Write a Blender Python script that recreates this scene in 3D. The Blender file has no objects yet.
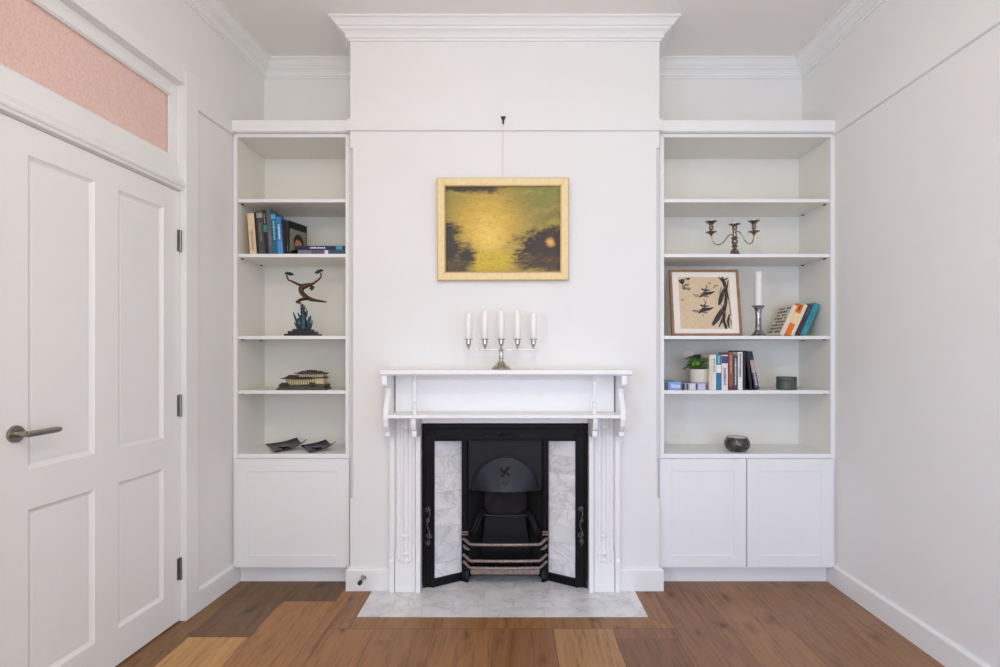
import bpy, bmesh, math, random
from mathutils import Vector, Matrix
random.seed(7)
C = bpy.context.scene.collection
PI = math.pi
EYE = 1.26; F = 520.0; VX, VY = 512.0, 354.0

def PX(px, Y): return (px - VX) * Y / F
def PZ(py, Y): return EYE - (py - VY) * Y / F
def lin(c):
    c /= 255.0
    return c / 12.92 if c <= .04045 else ((c + .055) / 1.055) ** 2.4
def rgb(r, g, b): return (lin(r), lin(g), lin(b), 1.0)

# ------------------------------------------------------------------ materials
def new_mat(name):
    m = bpy.data.materials.new(name); m.use_nodes = True
    nt = m.node_tree
    return m, nt, nt.nodes['Principled BSDF']
def N(nt, t, **kw):
    n = nt.nodes.new(t)
    for k, v in kw.items(): setattr(n, k, v)
    return n
def ramp(nt, stops):
    n = nt.nodes.new('ShaderNodeValToRGB'); e = n.color_ramp.elements
    while len(e) < len(stops): e.new(.5)
    for i, (p, c) in enumerate(stops):
        e[i].position = p; e[i].color = c
    return n
def plain(name, col, rough=.5, metal=0.0, var=.04, scale=30, bump=0.0, coat=0.0, spec=.5):
    m, nt, b = new_mat(name)
    tc = N(nt, 'ShaderNodeTexCoord'); nz = N(nt, 'ShaderNodeTexNoise')
    nz.inputs['Scale'].default_value = scale; nz.inputs['Detail'].default_value = 3
    nt.links.new(tc.outputs['Object'], nz.inputs['Vector'])
    lo = tuple(max(0, c * (1 - var)) for c in col[:3]) + (1,)
    hi = tuple(min(1, c * (1 + var)) for c in col[:3]) + (1,)
    r = ramp(nt, [(.3, lo), (.7, hi)])
    nt.links.new(nz.outputs['Fac'], r.inputs['Fac']); nt.links.new(r.outputs['Color'], b.inputs['Base Color'])
    b.inputs['Roughness'].default_value = rough; b.inputs['Metallic'].default_value = metal
    b.inputs['Coat Weight'].default_value = coat
    b.inputs['Specular IOR Level'].default_value = spec
    if bump:
        bp = N(nt, 'ShaderNodeBump'); bp.inputs['Strength'].default_value = bump; bp.inputs['Distance'].default_value = .002
        nt.links.new(nz.outputs['Fac'], bp.inputs['Height']); nt.links.new(bp.outputs['Normal'], b.inputs['Normal'])
    return m

M = {}
WALLC = (.788, .784, .757, 1)
M['wall'] = plain('wall_paint', WALLC, .7, var=.008, scale=3, bump=.03, spec=.3)
M['ceil'] = plain('ceiling_paint', (.83, .81, .77, 1), .8, var=.008, scale=3, spec=.2)
M['trim'] = plain('trim_gloss_paint', (.808, .812, .79, 1), .35, var=.008, scale=5)
M['inner'] = plain('shaded_interior_laminate', (.765, .755, .695, 1), .45, var=.006, scale=5)  # warm laminate tone, lowered so the colour carries some of the alcove shade
M['cab'] = plain('cabinet_paint', (.81, .81, .80, 1), .4, var=.008, scale=5)
M['mantel'] = plain('mantel_paint', (.84, .84, .83, 1), .4, var=.012, scale=20)
M['iron'] = plain('black_cast_iron', (.005, .005, .007, 1), .36, var=.3, scale=60, bump=.35, spec=.17)
M['hoodiron'] = plain('blackened_hood_iron', (.010, .0105, .013, 1), .32, var=.2, scale=20, bump=.2, spec=.28)
M['soot'] = plain('sooty_iron', (.006, .0055, .0055, 1), .9, var=.5, scale=25)
M['firebrick'] = plain('sooted_firebrick', (.016, .011, .011, 1), .9, var=.5, scale=18, bump=.3)
M['relief'] = plain('rubbed_iron_relief', (.16, .16, .17, 1), .4, metal=.5, var=.6, scale=90)
M['bar'] = plain('worn_grate_bar', (.27, .215, .185, 1), .42, metal=.6, var=.35, scale=80)
M['nickel'] = plain('satin_nickel', (.36, .33, .28, 1), .28, metal=1, var=.06)
M['darknickel'] = plain('dull_hinge_steel', (.25, .24, .22, 1), .35, metal=1, var=.06)
M['silver'] = plain('antique_silver', (.50, .45, .38, 1), .25, metal=1, var=.25, scale=70)
M['oldsilver'] = plain('tarnished_silver', (.30, .235, .19, 1), .24, metal=1, var=.4, scale=60)
M['pewter'] = plain('mercury_pewter', (.30, .30, .29, 1), .25, metal=.8, var=.7, scale=45)
M['bronze'] = plain('brown_bronze', (.10, .045, .025, 1), .3, metal=.7, var=.3, scale=60)
M['verdigris'] = plain('teal_patina', (.010, .045, .055, 1), .45, metal=.2, var=.5, scale=90, bump=.3)
M['blackbase'] = plain('black_marble_plinth', (.015, .011, .011, 1), .3, var=.2)
M['wax'] = plain('white_candle_wax', (.86, .85, .81, 1), .45, var=.01)
M['waxgrey'] = plain('cream_candle_wax', (.80, .78, .74, 1), .5, var=.02)
M['wick'] = plain('wick', (.55, .5, .42, 1), .9)
M['paper'] = plain('page_paper', (.72, .66, .54, 1), .9, var=.08, scale=200)
M['blackrubber'] = plain('black_rubber', (.02, .02, .02, 1), .6)
M['blackmetal'] = plain('black_painted_metal', (.015, .015, .015, 1), .45)
M['cord'] = plain('hanging_cord', (.62, .56, .46, 1), .9)
M['goldframe'] = plain('cream_gilt_frame', (.80, .63, .32, 1), .5, var=.06, scale=40)
M['goldedge'] = plain('dull_gold_edge', (.56, .40, .17, 1), .45, var=.12, scale=40)
M['oak'] = plain('brown_picture_frame_wood', (.27, .14, .075, 1), .45, var=.2, scale=30)
M['mat'] = plain('ivory_mount_board', (.78, .73, .64, 1), .9, var=.01)
M['sumi'] = plain('black_ink', (.045, .042, .042, 1), .9, var=.6, scale=50)
M['sumigrey'] = plain('grey_ink_wash', (.20, .175, .15, 1), .9, var=.5, scale=50)
M['seal'] = plain('rust_seal_ink', (.42, .18, .09, 1), .9)
M['blackglaze'] = plain('black_glazed_ceramic', (.006, .005, .006, 1), .22, var=.6, scale=25, spec=.15)
M['jar'] = plain('dark_green_stoneware', (.065, .085, .072, 1), .5, var=.1, scale=40)
M['potclay'] = plain('cream_pot', (.64, .60, .52, 1), .6, var=.05, scale=50)
M['soil'] = plain('potting_soil', (.03, .02, .012, 1), .95, var=.5, scale=200)
M['leaf'] = plain('green_leaf', (.12, .26, .045, 1), .45, var=.55, scale=35)
M['petal'] = plain('pale_pink_petal', (.88, .77, .70, 1), .6, var=.08, scale=60)
M['roof'] = plain('dark_brown_roof', (.045, .032, .024, 1), .5, var=.4, scale=120, bump=.3)
M['gildwall'] = plain('cream_gold_walls', (.62, .52, .28, 1), .5, var=.35, scale=150)
M['rock'] = plain('olive_carved_plinth', (.055, .05, .03, 1), .45, var=.45, scale=60, bump=.4)
M['pin'] = plain('shelf_pin_metal', (.10, .09, .08, 1), .4, metal=.8)

def marble(name, base):
    m, nt, b = new_mat(name)
    tc = N(nt, 'ShaderNodeTexCoord'); at = N(nt, 'ShaderNodeAttribute', attribute_name='Col')
    add = N(nt, 'ShaderNodeVectorMath', operation='MULTIPLY_ADD')
    nt.links.new(at.outputs['Color'], add.inputs[0]); add.inputs[1].default_value = (9, 7, 5)
    nt.links.new(tc.outputs['Object'], add.inputs[2])
    n1 = N(nt, 'ShaderNodeTexNoise'); n1.inputs['Scale'].default_value = 5.5; n1.inputs['Detail'].default_value = 10
    n1.inputs['Distortion'].default_value = .5; n1.inputs['Roughness'].default_value = .62
    nt.links.new(add.outputs[0], n1.inputs['Vector'])
    d = lambda f: tuple(c * f for c in base[:3]) + (1,)
    r1 = ramp(nt, [(.40, d(1)), (.48, d(.95)), (.50, d(.74)), (.52, d(.95)), (.62, d(1))])
    nt.links.new(n1.outputs['Fac'], r1.inputs['Fac'])
    n2 = N(nt, 'ShaderNodeTexNoise'); n2.inputs['Scale'].default_value = 5; n2.inputs['Detail'].default_value = 4
    nt.links.new(add.outputs[0], n2.inputs['Vector'])
    r2 = ramp(nt, [(.3, (.80, .805, .82, 1)), (.6, (1, 1, 1, 1))])
    nt.links.new(n2.outputs['Fac'], r2.inputs['Fac'])
    mx = N(nt, 'ShaderNodeMix', data_type='RGBA', blend_type='MULTIPLY'); mx.inputs['Factor'].default_value = 1
    nt.links.new(r1.outputs['Color'], mx.inputs['A']); nt.links.new(r2.outputs['Color'], mx.inputs['B'])
    # grout cells carry a dark alpha channel
    mg = N(nt, 'ShaderNodeMix', data_type='RGBA'); mg.inputs['B'].default_value = (.42, .42, .42, 1)
    inv = N(nt, 'ShaderNodeMath', operation='SUBTRACT'); inv.inputs[0].default_value = 1
    nt.links.new(at.outputs['Alpha'], inv.inputs[1]); nt.links.new(inv.outputs[0], mg.inputs['Factor'])
    nt.links.new(mx.outputs['Result'], mg.inputs['A'])
    nt.links.new(mg.outputs['Result'], b.inputs['Base Color'])
    b.inputs['Roughness'].default_value = .3
    return m
M['marble'] = marble('white_veined_marble', (.80, .795, .79, 1))

def wood_floor():
    m, nt, b = new_mat('oak_floor_boards')
    tc = N(nt, 'ShaderNodeTexCoord'); at = N(nt, 'ShaderNodeAttribute', attribute_name='Col')
    sh = N(nt, 'ShaderNodeVectorMath', operation='MULTIPLY_ADD'); sh.inputs[1].default_value = (13, 31, 0)
    nt.links.new(at.outputs['Color'], sh.inputs[0]); nt.links.new(tc.outputs['Object'], sh.inputs[2])
    mp = N(nt, 'ShaderNodeMapping'); mp.inputs['Scale'].default_value = (34, 2.2, 1)
    nt.links.new(sh.outputs[0], mp.inputs['Vector'])
    n1 = N(nt, 'ShaderNodeTexNoise'); n1.inputs['Scale'].default_value = 1.6; n1.inputs['Detail'].default_value = 9
    n1.inputs['Roughness'].default_value = .7; n1.inputs['Distortion'].default_value = .5
    nt.links.new(mp.outputs[0], n1.inputs['Vector'])
    r1 = ramp(nt, [(.36, (.60, .56, .53, 1)), (.47, (.93, .92, .91, 1)), (.56, (1.04, 1.04, 1.04, 1)), (.68, (.86, .84, .82, 1))])
    nt.links.new(n1.outputs['Fac'], r1.inputs['Fac'])
    # broad cathedral figure
    mp2 = N(nt, 'ShaderNodeMapping'); mp2.inputs['Scale'].default_value = (6, .8, 1)
    nt.links.new(sh.outputs[0], mp2.inputs['Vector'])
    n2 = N(nt, 'ShaderNodeTexNoise'); n2.inputs['Scale'].default_value = 1.3; n2.inputs['Detail'].default_value = 5
    n2.inputs['Distortion'].default_value = 1.2
    nt.links.new(mp2.outputs[0], n2.inputs['Vector'])
    r2 = ramp(nt, [(.30, (.66, .63, .60, 1)), (.45, (1, 1, 1, 1)), (.55, (.90, .88, .86, 1)), (.62, (1.04, 1.03, 1.0, 1))])
    nt.links.new(n2.outputs['Fac'], r2.inputs['Fac'])
    # knots
    mp3 = N(nt, 'ShaderNodeMapping'); mp3.inputs['Scale'].default_value = (5.5, 3.2, 1)
    nt.links.new(sh.outputs[0], mp3.inputs['Vector'])
    vo = N(nt, 'ShaderNodeTexVoronoi'); vo.inputs['Scale'].default_value = 1.15
    nd = N(nt, 'ShaderNodeTexNoise'); nd.inputs['Scale'].default_value = 3; nd.inputs['Detail'].default_value = 4
    nt.links.new(mp3.outputs[0], nd.inputs['Vector'])
    va = N(nt, 'ShaderNodeVectorMath', operation='MULTIPLY_ADD'); va.inputs[1].default_value = (.5, .5, 0)
    nt.links.new(nd.outputs['Color'], va.inputs[0]); nt.links.new(mp3.outputs[0], va.inputs[2])
    nt.links.new(va.outputs[0], vo.inputs['Vector'])
    r3 = ramp(nt, [(.04, (.22, .17, .14, 1)), (.11, (.66, .62, .58, 1)), (.24, (1, 1, 1, 1))])
    nt.links.new(vo.outputs['Distance'], r3.inputs['Fac'])
    cur = at.outputs['Color']
    for r, f in ((r1, .9), (r2, .9), (r3, .8)):
        mx = N(nt, 'ShaderNodeMix', data_type='RGBA', blend_type='MULTIPLY'); mx.inputs['Factor'].default_value = f
        nt.links.new(cur, mx.inputs['A']); nt.links.new(r.outputs['Color'], mx.inputs['B']); cur = mx.outputs['Result']
    nt.links.new(cur, b.inputs['Base Color'])
    b.inputs['Roughness'].default_value = .42
    bp = N(nt, 'ShaderNodeBump'); bp.inputs['Strength'].default_value = .12; bp.inputs['Distance'].default_value = .001
    nt.links.new(n1.outputs['Fac'], bp.inputs['Height']); nt.links.new(bp.outputs['Normal'], b.inputs['Normal'])
    return m
M['floor'] = wood_floor()

def pink_glass():
    m, nt, b = new_mat('pink_patterned_glass')
    tc = N(nt, 'ShaderNodeTexCoord'); vo = N(nt, 'ShaderNodeTexVoronoi'); vo.inputs['Scale'].default_value = 85
    nt.links.new(tc.outputs['Object'], vo.inputs['Vector'])
    r = ramp(nt, [(.0, (.86, .56, .47, 1)), (.7, (.93, .68, .60, 1))])
    nt.links.new(vo.outputs['Distance'], r.inputs['Fac']); nt.links.new(r.outputs['Color'], b.inputs['Base Color'])
    b.inputs['Roughness'].default_value = .35; b.inputs['Transmission Weight'].default_value = .25
    bp = N(nt, 'ShaderNodeBump'); bp.inputs['Strength'].default_value = .6; bp.inputs['Distance'].default_value = .002
    nt.links.new(vo.outputs['Distance'], bp.inputs['Height']); nt.links.new(bp.outputs['Normal'], b.inputs['Normal'])
    return m
M['pink'] = pink_glass()

def painting_mat():
    """A generic hazy golden harbour: colour fields only."""
    m, nt, b = new_mat('golden_hazy_painting')
    uv = N(nt, 'ShaderNodeTexCoord')
    mp = N(nt, 'ShaderNodeMapping'); nt.links.new(uv.outputs['Generated'], mp.inputs['Vector'])
    sep = N(nt, 'ShaderNodeSeparateXYZ'); nt.links.new(uv.outputs['Generated'], sep.inputs[0])
    def math_(op, a, b_=None, c=None, clamp=False):
        n = N(nt, 'ShaderNodeMath', operation=op); n.use_clamp = clamp
        for i, v in enumerate((a, b_, c)):
            if v is None: continue
            if isinstance(v, (int, float)): n.inputs[i].default_value = v
            else: nt.links.new(v, n.inputs[i])
        return n.outputs[0]
    nz = N(nt, 'ShaderNodeTexNoise'); nz.inputs['Scale'].default_value = 3.2; nz.inputs['Detail'].default_value = 8; nz.inputs['Distortion'].default_value = .8
    st = N(nt, 'ShaderNodeMapping'); st.inputs['Scale'].default_value = (1.2, 1, 3)
    nt.links.new(uv.outputs['Generated'], st.inputs['Vector']); nt.links.new(st.outputs[0], nz.inputs['Vector'])
    nf = math_('SUBTRACT', nz.outputs['Fac'], .5)
    X, Z = sep.outputs['X'], sep.outputs['Z']
    nfi = N(nt, 'ShaderNodeTexNoise'); nfi.inputs['Scale'].default_value = 16; nfi.inputs['Detail'].default_value = 9; nfi.inputs['Roughness'].default_value = .7; nfi.inputs['Distortion'].default_value = 1.0
    st2 = N(nt, 'ShaderNodeMapping'); st2.inputs['Scale'].default_value = (1, 1, 1.8)
    nt.links.new(uv.outputs['Generated'], st2.inputs['Vector']); nt.links.new(st2.outputs[0], nfi.inputs['Vector'])
    nf = math_('ADD', nf, math_('MULTIPLY', math_('SUBTRACT', nfi.outputs['Fac'], .5), .9))
    def blob(cx, cz, sx, sz, k=.9):
        dx = math_('DIVIDE', math_('SUBTRACT', X, cx), sx); dz = math_('DIVIDE', math_('SUBTRACT', Z, cz), sz)
        d = math_('SQRT', math_('ADD', math_('MULTIPLY', dx, dx), math_('MULTIPLY', dz, dz)))
        d = math_('ADD', d, math_('MULTIPLY', nf, k * 1.6))
        return math_('SUBTRACT', 1.0, d, clamp=True)
    def mixc(a, bcol, fac):
        mx = N(nt, 'ShaderNodeMix', data_type='RGBA'); nt.links.new(fac, mx.inputs['Factor'])
        if isinstance(a, tuple): mx.inputs['A'].default_value = a
        else: nt.links.new(a, mx.inputs['A'])
        mx.inputs['B'].default_value = bcol
        return mx.outputs['Result']
    base = ramp(nt, [(.25, rgb(118, 104, 44)), (.5, rgb(152, 136, 62)), (.75, rgb(178, 158, 78))])
    nt.links.new(nz.outputs['Fac'], base.inputs['Fac'])
    c = base.outputs['Color']
    c = mixc(c, rgb(214, 176, 72), math_('MULTIPLY', blob(.37, .52, .42, .62, .5), 1.5, clamp=True))
    c = mixc(c, rgb(236, 200, 98), math_('MULTIPLY', blob(.37, .42, .18, .34, .4), 1.2, clamp=True))
    c = mixc(c, rgb(206, 178, 50), math_('MULTIPLY', blob(.40, .12, .30, .20, .5), 1.6, clamp=True))
    c = mixc(c, rgb(66, 62, 40), math_('MULTIPLY', blob(.16, 1.0, .42, .11, .9), 1.8, clamp=True))
    c = mixc(c, rgb(134, 134, 66), math_('MULTIPLY', blob(.88, .95, .4, .4, .6), 1.0, clamp=True))
    c = mixc(c, rgb(58, 44, 40), math_('MULTIPLY', blob(.92, .30, .34, .24, 1.0), 2.6, clamp=True))
    c = mixc(c, rgb(74, 58, 44), math_('MULTIPLY', blob(.90, .10, .34, .16, .9), 1.7, clamp=True))
    c = mixc(c, rgb(62, 54, 44), math_('MULTIPLY', blob(.02, .30, .15, .34, .8), 2.2, clamp=True))
    c = mixc(c, rgb(84, 72, 46), math_('MULTIPLY', blob(.03, .06, .28, .14, .8), 1.5, clamp=True))
    c = mixc(c, rgb(58, 50, 46), math_('MULTIPLY', blob(.19, .22, .10, .16, 1.0), 1.8, clamp=True))
    c = mixc(c, rgb(232, 176, 96), math_('MULTIPLY', blob(.91, .35, .05, .07, .7), 1.6, clamp=True))
    rf = ramp(nt, [(.32, (.62, .60, .56, 1)), (.5, (.92, .92, .92, 1)), (.7, (1.12, 1.10, 1.04, 1))]); nt.links.new(nfi.outputs['Fac'], rf.inputs['Fac'])
    mm = N(nt, 'ShaderNodeMix', data_type='RGBA', blend_type='MULTIPLY'); mm.inputs['Factor'].default_value = .9
    nt.links.new(c, mm.inputs['A']); nt.links.new(rf.outputs['Color'], mm.inputs['B']); c = mm.outputs['Result']
    nt.links.new(c, b.inputs['Base Color']); b.inputs['Roughness'].default_value = .55
    bp = N(nt, 'ShaderNodeBump'); bp.inputs['Strength'].default_value = .2; bp.inputs['Distance'].default_value = .001
    nt.links.new(nz.outputs['Fac'], bp.inputs['Height']); nt.links.new(bp.outputs['Normal'], b.inputs['Normal'])
    return m
M['painting'] = painting_mat()
def art_mat():
    m, nt, b = new_mat('ink_on_tan_paper'); at = N(nt, 'ShaderNodeAttribute', attribute_name='Col'); tc = N(nt, 'ShaderNodeTexCoord')
    nz = N(nt, 'ShaderNodeTexNoise'); nz.inputs['Scale'].default_value = 60; nz.inputs['Detail'].default_value = 5; nt.links.new(tc.outputs['Object'], nz.inputs['Vector'])
    r = ramp(nt, [(.3, (.93, .93, .93, 1)), (.7, (1.06, 1.06, 1.06, 1))]); nt.links.new(nz.outputs['Fac'], r.inputs['Fac'])
    mx_ = N(nt, 'ShaderNodeMix', data_type='RGBA', blend_type='MULTIPLY'); mx_.inputs['Factor'].default_value = 1
    nt.links.new(at.outputs['Color'], mx_.inputs['A']); nt.links.new(r.outputs['Color'], mx_.inputs['B']); nt.links.new(mx_.outputs['Result'], b.inputs['Base Color'])
    b.inputs['Roughness'].default_value = .9; return m
M['art'] = art_mat()

_cm = {}
def cmat(r, g, b, rough=.5, var=.08):
    k = (r, g, b)
    if k not in _cm: _cm[k] = plain('cloth_or_card_%d_%d_%d' % k, rgb(r, g, b), rough, var=var, scale=60)
    return _cm[k]

# ------------------------------------------------------------------ mesh builder
class MB:
    def __init__(s, T=None): s.v = []; s.f = []; s.c = []; s.T = T; s.col = (1, 1, 1, 1)
    def add(s, vs, fs):
        o = len(s.v)
        for p in vs:
            p = Vector(p)
            if s.T is not None: p = s.T @ p
            s.v.append(p)
        for f in fs: s.f.append([i + o for i in f]); s.c.append(s.col)
    def box(s, x0, x1, y0, y1, z0, z1, R=None):
        x0, x1 = sorted((x0, x1)); y0, y1 = sorted((y0, y1)); z0, z1 = sorted((z0, z1))
        vs = [Vector(p) for p in ((x0,y0,z0),(x1,y0,z0),(x1,y1,z0),(x0,y1,z0),(x0,y0,z1),(x1,y0,z1),(x1,y1,z1),(x0,y1,z1))]
        if R is not None: vs = [R @ p for p in vs]
        s.add(vs, [(0,3,2,1),(4,5,6,7),(0,1,5,4),(1,2,6,5),(2,3,7,6),(3,0,4,7)])
        return s
    def prism(s, pts, axis, a, b):
        """pts: 2-D outline; axis x: pts=(y,z); y: pts=(x,z); z: pts=(x,y)"""
        def mk(p, t):
            return {'x': (t, p[0], p[1]), 'y': (p[0], t, p[1]), 'z': (p[0], p[1], t)}[axis]
        n = len(pts)
        vs = [mk(p, a) for p in pts] + [mk(p, b) for p in pts]
        fs = [list(range(n))[::-1], list(range(n, 2 * n))]
        for i in range(n):
            j = (i + 1) % n; fs.append([i, j, n + j, n + i])
        s.add(vs, fs); return s
    def lathe(s, prof, c=(0, 0, 0), seg=24, R=None, a0=0, a1=2 * PI):
        full = abs(a1 - a0 - 2 * PI) < 1e-6
        m = seg if full else seg + 1
        vs = []
        for (r, z) in prof:
            for k in range(m):
                a = a0 + (a1 - a0) * k / seg
                p = Vector((r * math.cos(a), r * math.sin(a), z))
                if R is not None: p = R @ p
                vs.append(p + Vector(c))
        fs = []
        for i in range(len(prof) - 1):
            for k in range(seg):
                k2 = (k + 1) % m
                fs.append([i * m + k, i * m + k2, (i + 1) * m + k2, (i + 1) * m + k])
        if full:
            if prof[0][0] > 1e-5: fs.append([k for k in range(m)][::-1])
            if prof[-1][0] > 1e-5: fs.append([(len(prof) - 1) * m + k for k in range(m)])
        s.add(vs, fs); return s
    def tube(s, pts, r, seg=10, caps=True):
        pts = [Vector(p) for p in pts]; n = len(pts)
        rs = r if isinstance(r, (list, tuple)) else [r] * n
        vs = []; up = None
        for i, p in enumerate(pts):
            t = (pts[min(i + 1, n - 1)] - pts[max(i - 1, 0)]).normalized()
            if up is None: up = Vector((0, 0, 1)) if abs(t.z) < .9 else Vector((0, 1, 0))
            a = t.cross(up).normalized(); b2 = a.cross(t).normalized(); up = b2
            for k in range(seg):
                th = 2 * PI * k / seg
                vs.append(p + (a * math.cos(th) + b2 * math.sin(th)) * rs[i])
        fs = []
        for i in range(n - 1):
            for k in range(seg):
                k2 = (k + 1) % seg
                fs.append([i * seg + k, i * seg + k2, (i + 1) * seg + k2, (i + 1) * seg + k])
        if caps: fs.append(list(range(seg))[::-1]); fs.append([(n - 1) * seg + k for k in range(seg)])
        s.add(vs, fs); return s
    def ball(s, c, r, seg=14, sc=(1, 1, 1)):
        prof = [(max(1e-6, r * math.sin(PI * i / 8)) * 1.0, -r * math.cos(PI * i / 8) * sc[2]) for i in range(9)]
        return s.lathe(prof, c, seg)
    def build(s, name, mat, parent=None, org=None, local=False, smooth=False, bevel=0.0, bseg=2, weld=False):
        o = Vector((0, 0, 0))
        if not local:
            if parent is not None: o = WL[parent.name]
            elif org is not None: o = Vector(org)
        me = bpy.data.meshes.new(name)
        me.from_pydata([tuple(p - o) for p in s.v], [], s.f)
        ca = me.color_attributes.new('Col', 'FLOAT_COLOR', 'CORNER')
        for p in me.polygons:
            for li in p.loop_indices: ca.data[li].color = s.c[p.index]
        bm = bmesh.new(); bm.from_mesh(me)
        if weld: bmesh.ops.remove_doubles(bm, verts=bm.verts, dist=1e-5)
        bmesh.ops.recalc_face_normals(bm, faces=bm.faces); bm.to_mesh(me); bm.free()
        me.materials.append(mat)
        ob = bpy.data.objects.new(name, me); C.objects.link(ob)
        if parent is not None: ob.parent = parent
        elif not local: ob.location = o
        WL[ob.name] = o if not local else Vector((0, 0, 0))
        if smooth:
            for p in me.polygons: p.use_smooth = True
            e = ob.modifiers.new('edge', 'EDGE_SPLIT'); e.split_angle = math.radians(38)
        if bevel:
            bv = ob.modifiers.new('bevel', 'BEVEL'); bv.width = bevel; bv.segments = bseg; bv.limit_method = 'ANGLE'
            bv.angle_limit = math.radians(35)
        return ob
WL = {}
def thing(name, label, cat, loc, rot=(0, 0, 0), group=None):
    o = bpy.data.objects.new(name, None); C.objects.link(o)
    o.location = loc; o.rotation_euler = rot; o.empty_display_size = .05
    o['label'] = label; o['category'] = cat
    if group: o['group'] = group
    WL[o.name] = Vector(loc)
    return o
def tag(o, label, cat, group=None):
    o['label'] = label; o['category'] = cat
    if group: o['group'] = group
    return o
def structure(o): o['kind'] = 'structure'; return o
def dup(root, loc, label):
    r = root.copy(); C.objects.link(r); r.location = loc; r['label'] = label
    WL[r.name] = Vector(loc)
    for ch in list(root.children):
        c = ch.copy(); C.objects.link(c); c.parent = r
        for g in list(ch.children):
            d = g.copy(); C.objects.link(d); d.parent = c
    return r

def sweep(path, prof, mb=None, T=None):
    """path: XY points walked with the room on the right-hand... profile (d,z): d = distance into the room (left of travel is wall)."""
    mb = mb or MB(T); n = len(path); P = [Vector((p[0], p[1])) for p in path]; rows = []
    for i in range(n):
        d0 = (P[i] - P[i - 1]).normalized() if i > 0 else None
        d1 = (P[i + 1] - P[i]).normalized() if i < n - 1 else None
        if d0 is None: d0 = d1
        if d1 is None: d1 = d0
        n0 = Vector((d0.y, -d0.x)); n1 = Vector((d1.y, -d1.x))   # right-hand normals
        b = (n0 + n1).normalized(); k = 1 / max(.2, b.dot(n0))
        rows.append([(P[i].x + b.x * k * d, P[i].y + b.y * k * d, z) for d, z in prof])
    m = len(prof); vs = [p for r in rows for p in r]; fs = []
    for i in range(n - 1):
        for k in range(m):
            k2 = (k + 1) % m
            fs.append([i * m + k, i * m + k2, (i + 1) * m + k2, (i + 1) * m + k])
    fs.append(list(range(m))); fs.append([(n - 1) * m + k for k in range(m)][::-1])
    mb.add(vs, fs); return mb

# ------------------------------------------------------------------ room dimensions
YB = 3.16                      # back wall
YR = -1.5                      # wall behind the camera
XR = 1.762                     # right wall
H = 3.022
CX = -.038                     # fireplace axis
BX0, BX1, BY = -.865, .788, 2.78
ang = -math.atan(.065)
TL = Matrix.Translation((-1.490, 3.15, 0)) @ Matrix.Rotation(ang, 4, 'Z') @ Matrix.Translation((0, -3.15, 0))
def TLp(x, y): p = TL @ Vector((x, y, 0)); return (p.x, p.y)
WD = -.016                     # wall face in the left-wall frame (0 = face of the trim)

# floor -----------------------------------------------------------
fl = MB()
HX0, HX1, HY = -.743, .652, 2.49
BXa, BXb, BYa = -.843, .752, 2.386
seams = [-.083 + .272 * k for k in range(-7, 9)]
cols = {-6: [(2.2, (140, 96, 60)), (9, (134, 94, 60))], -5: [(2.315, (196, 146, 96)), (9, (118, 84, 60))],
        -4: [(2.65, (166, 114, 74)), (9, (112, 80, 58))], -3: [(9, (160, 108, 72))], -2: [(9, (150, 102, 70))],
        -1: [(9, (154, 106, 74))], 0: [(9, (142, 97, 70))], 1: [(9, (170, 124, 88))], 2: [(2.3, (128, 88, 66)), (9, (142, 98, 74))],
        3: [(9, (140, 98, 76))], 4: [(9, (150, 107, 82))], 5: [(9, (144, 102, 78))], 6: [(9, (150, 108, 84))], 7: [(9, (136, 96, 74))]}
g = .0008
def tone(c):
    q = rgb(*c); return (q[0] * 1.0, q[1] * 1.06, q[2] * .88, 1)
def quad(x0, x1, y0, y1, col, z=0.0):
    fl.col = col; fl.add([(x0 + g, y0 + g, z), (x1 - g, y0 + g, z), (x1 - g, y1 - g, z), (x0 + g, y1 - g, z)], [(0, 1, 2, 3)])
for k in range(-7, 8):
    x0 = -.083 + .272 * (k - 0); x1 = x0 + .272
    segs = cols.get(k, [(9, (145, 100, 72))])
    edges = [YR] + [s[0] for s in segs[:-1]] + [YB]
    # extra joints behind the camera
    for i, (ye, c) in enumerate(segs):
        y0 = edges[i]; y1 = edges[i + 1]
        colr = tone(c)
        xs = sorted(set([x0, x1] + [q for q in (BXa, BXb) if x0 < q < x1]))
        for a, b_ in zip(xs[:-1], xs[1:]):
            ya, yb = y0, y1
            if BXa - 1e-4 <= a and b_ <= BXb + 1e-4: yb = min(yb, BYa)
            cuts = [ya] + ([.4 + .13 * (k % 5)] if i == 0 else []) + [yb]
            for q, (u, w) in enumerate(zip(cuts[:-1], cuts[1:])):
                if w > u: quad(a, b_, u, w, colr)
def fpoly(pts, c):
    fl.col = tone(c)
    fl.add([(p[0], p[1], 0) for p in pts], [tuple(range(len(pts)))])
fpoly([(BXa + g, BYa + g), (BXb - g, BYa + g), (HX1 - g, HY - g), (HX0 + g, HY - g)], (152, 106, 72))
fpoly([(BXa + g, BYa + 2*g), (HX0 - g, HY + g), (HX0 - g, BY + .1), (BXa + g, BY + .1)], (146, 100, 70))
fpoly([(BXb - g, BYa + 2*g), (BXb - g, BY + .1), (HX1 + g, BY + .1), (HX1 + g, HY + g)], (148, 102, 74))
fl.col = (.02, .012, .008, 1)
fl.box(-1.95, 1.95, YR - .1, YB + .1, -.1, -.0015)
structure(fl.build('floor', M['floor']))

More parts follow.
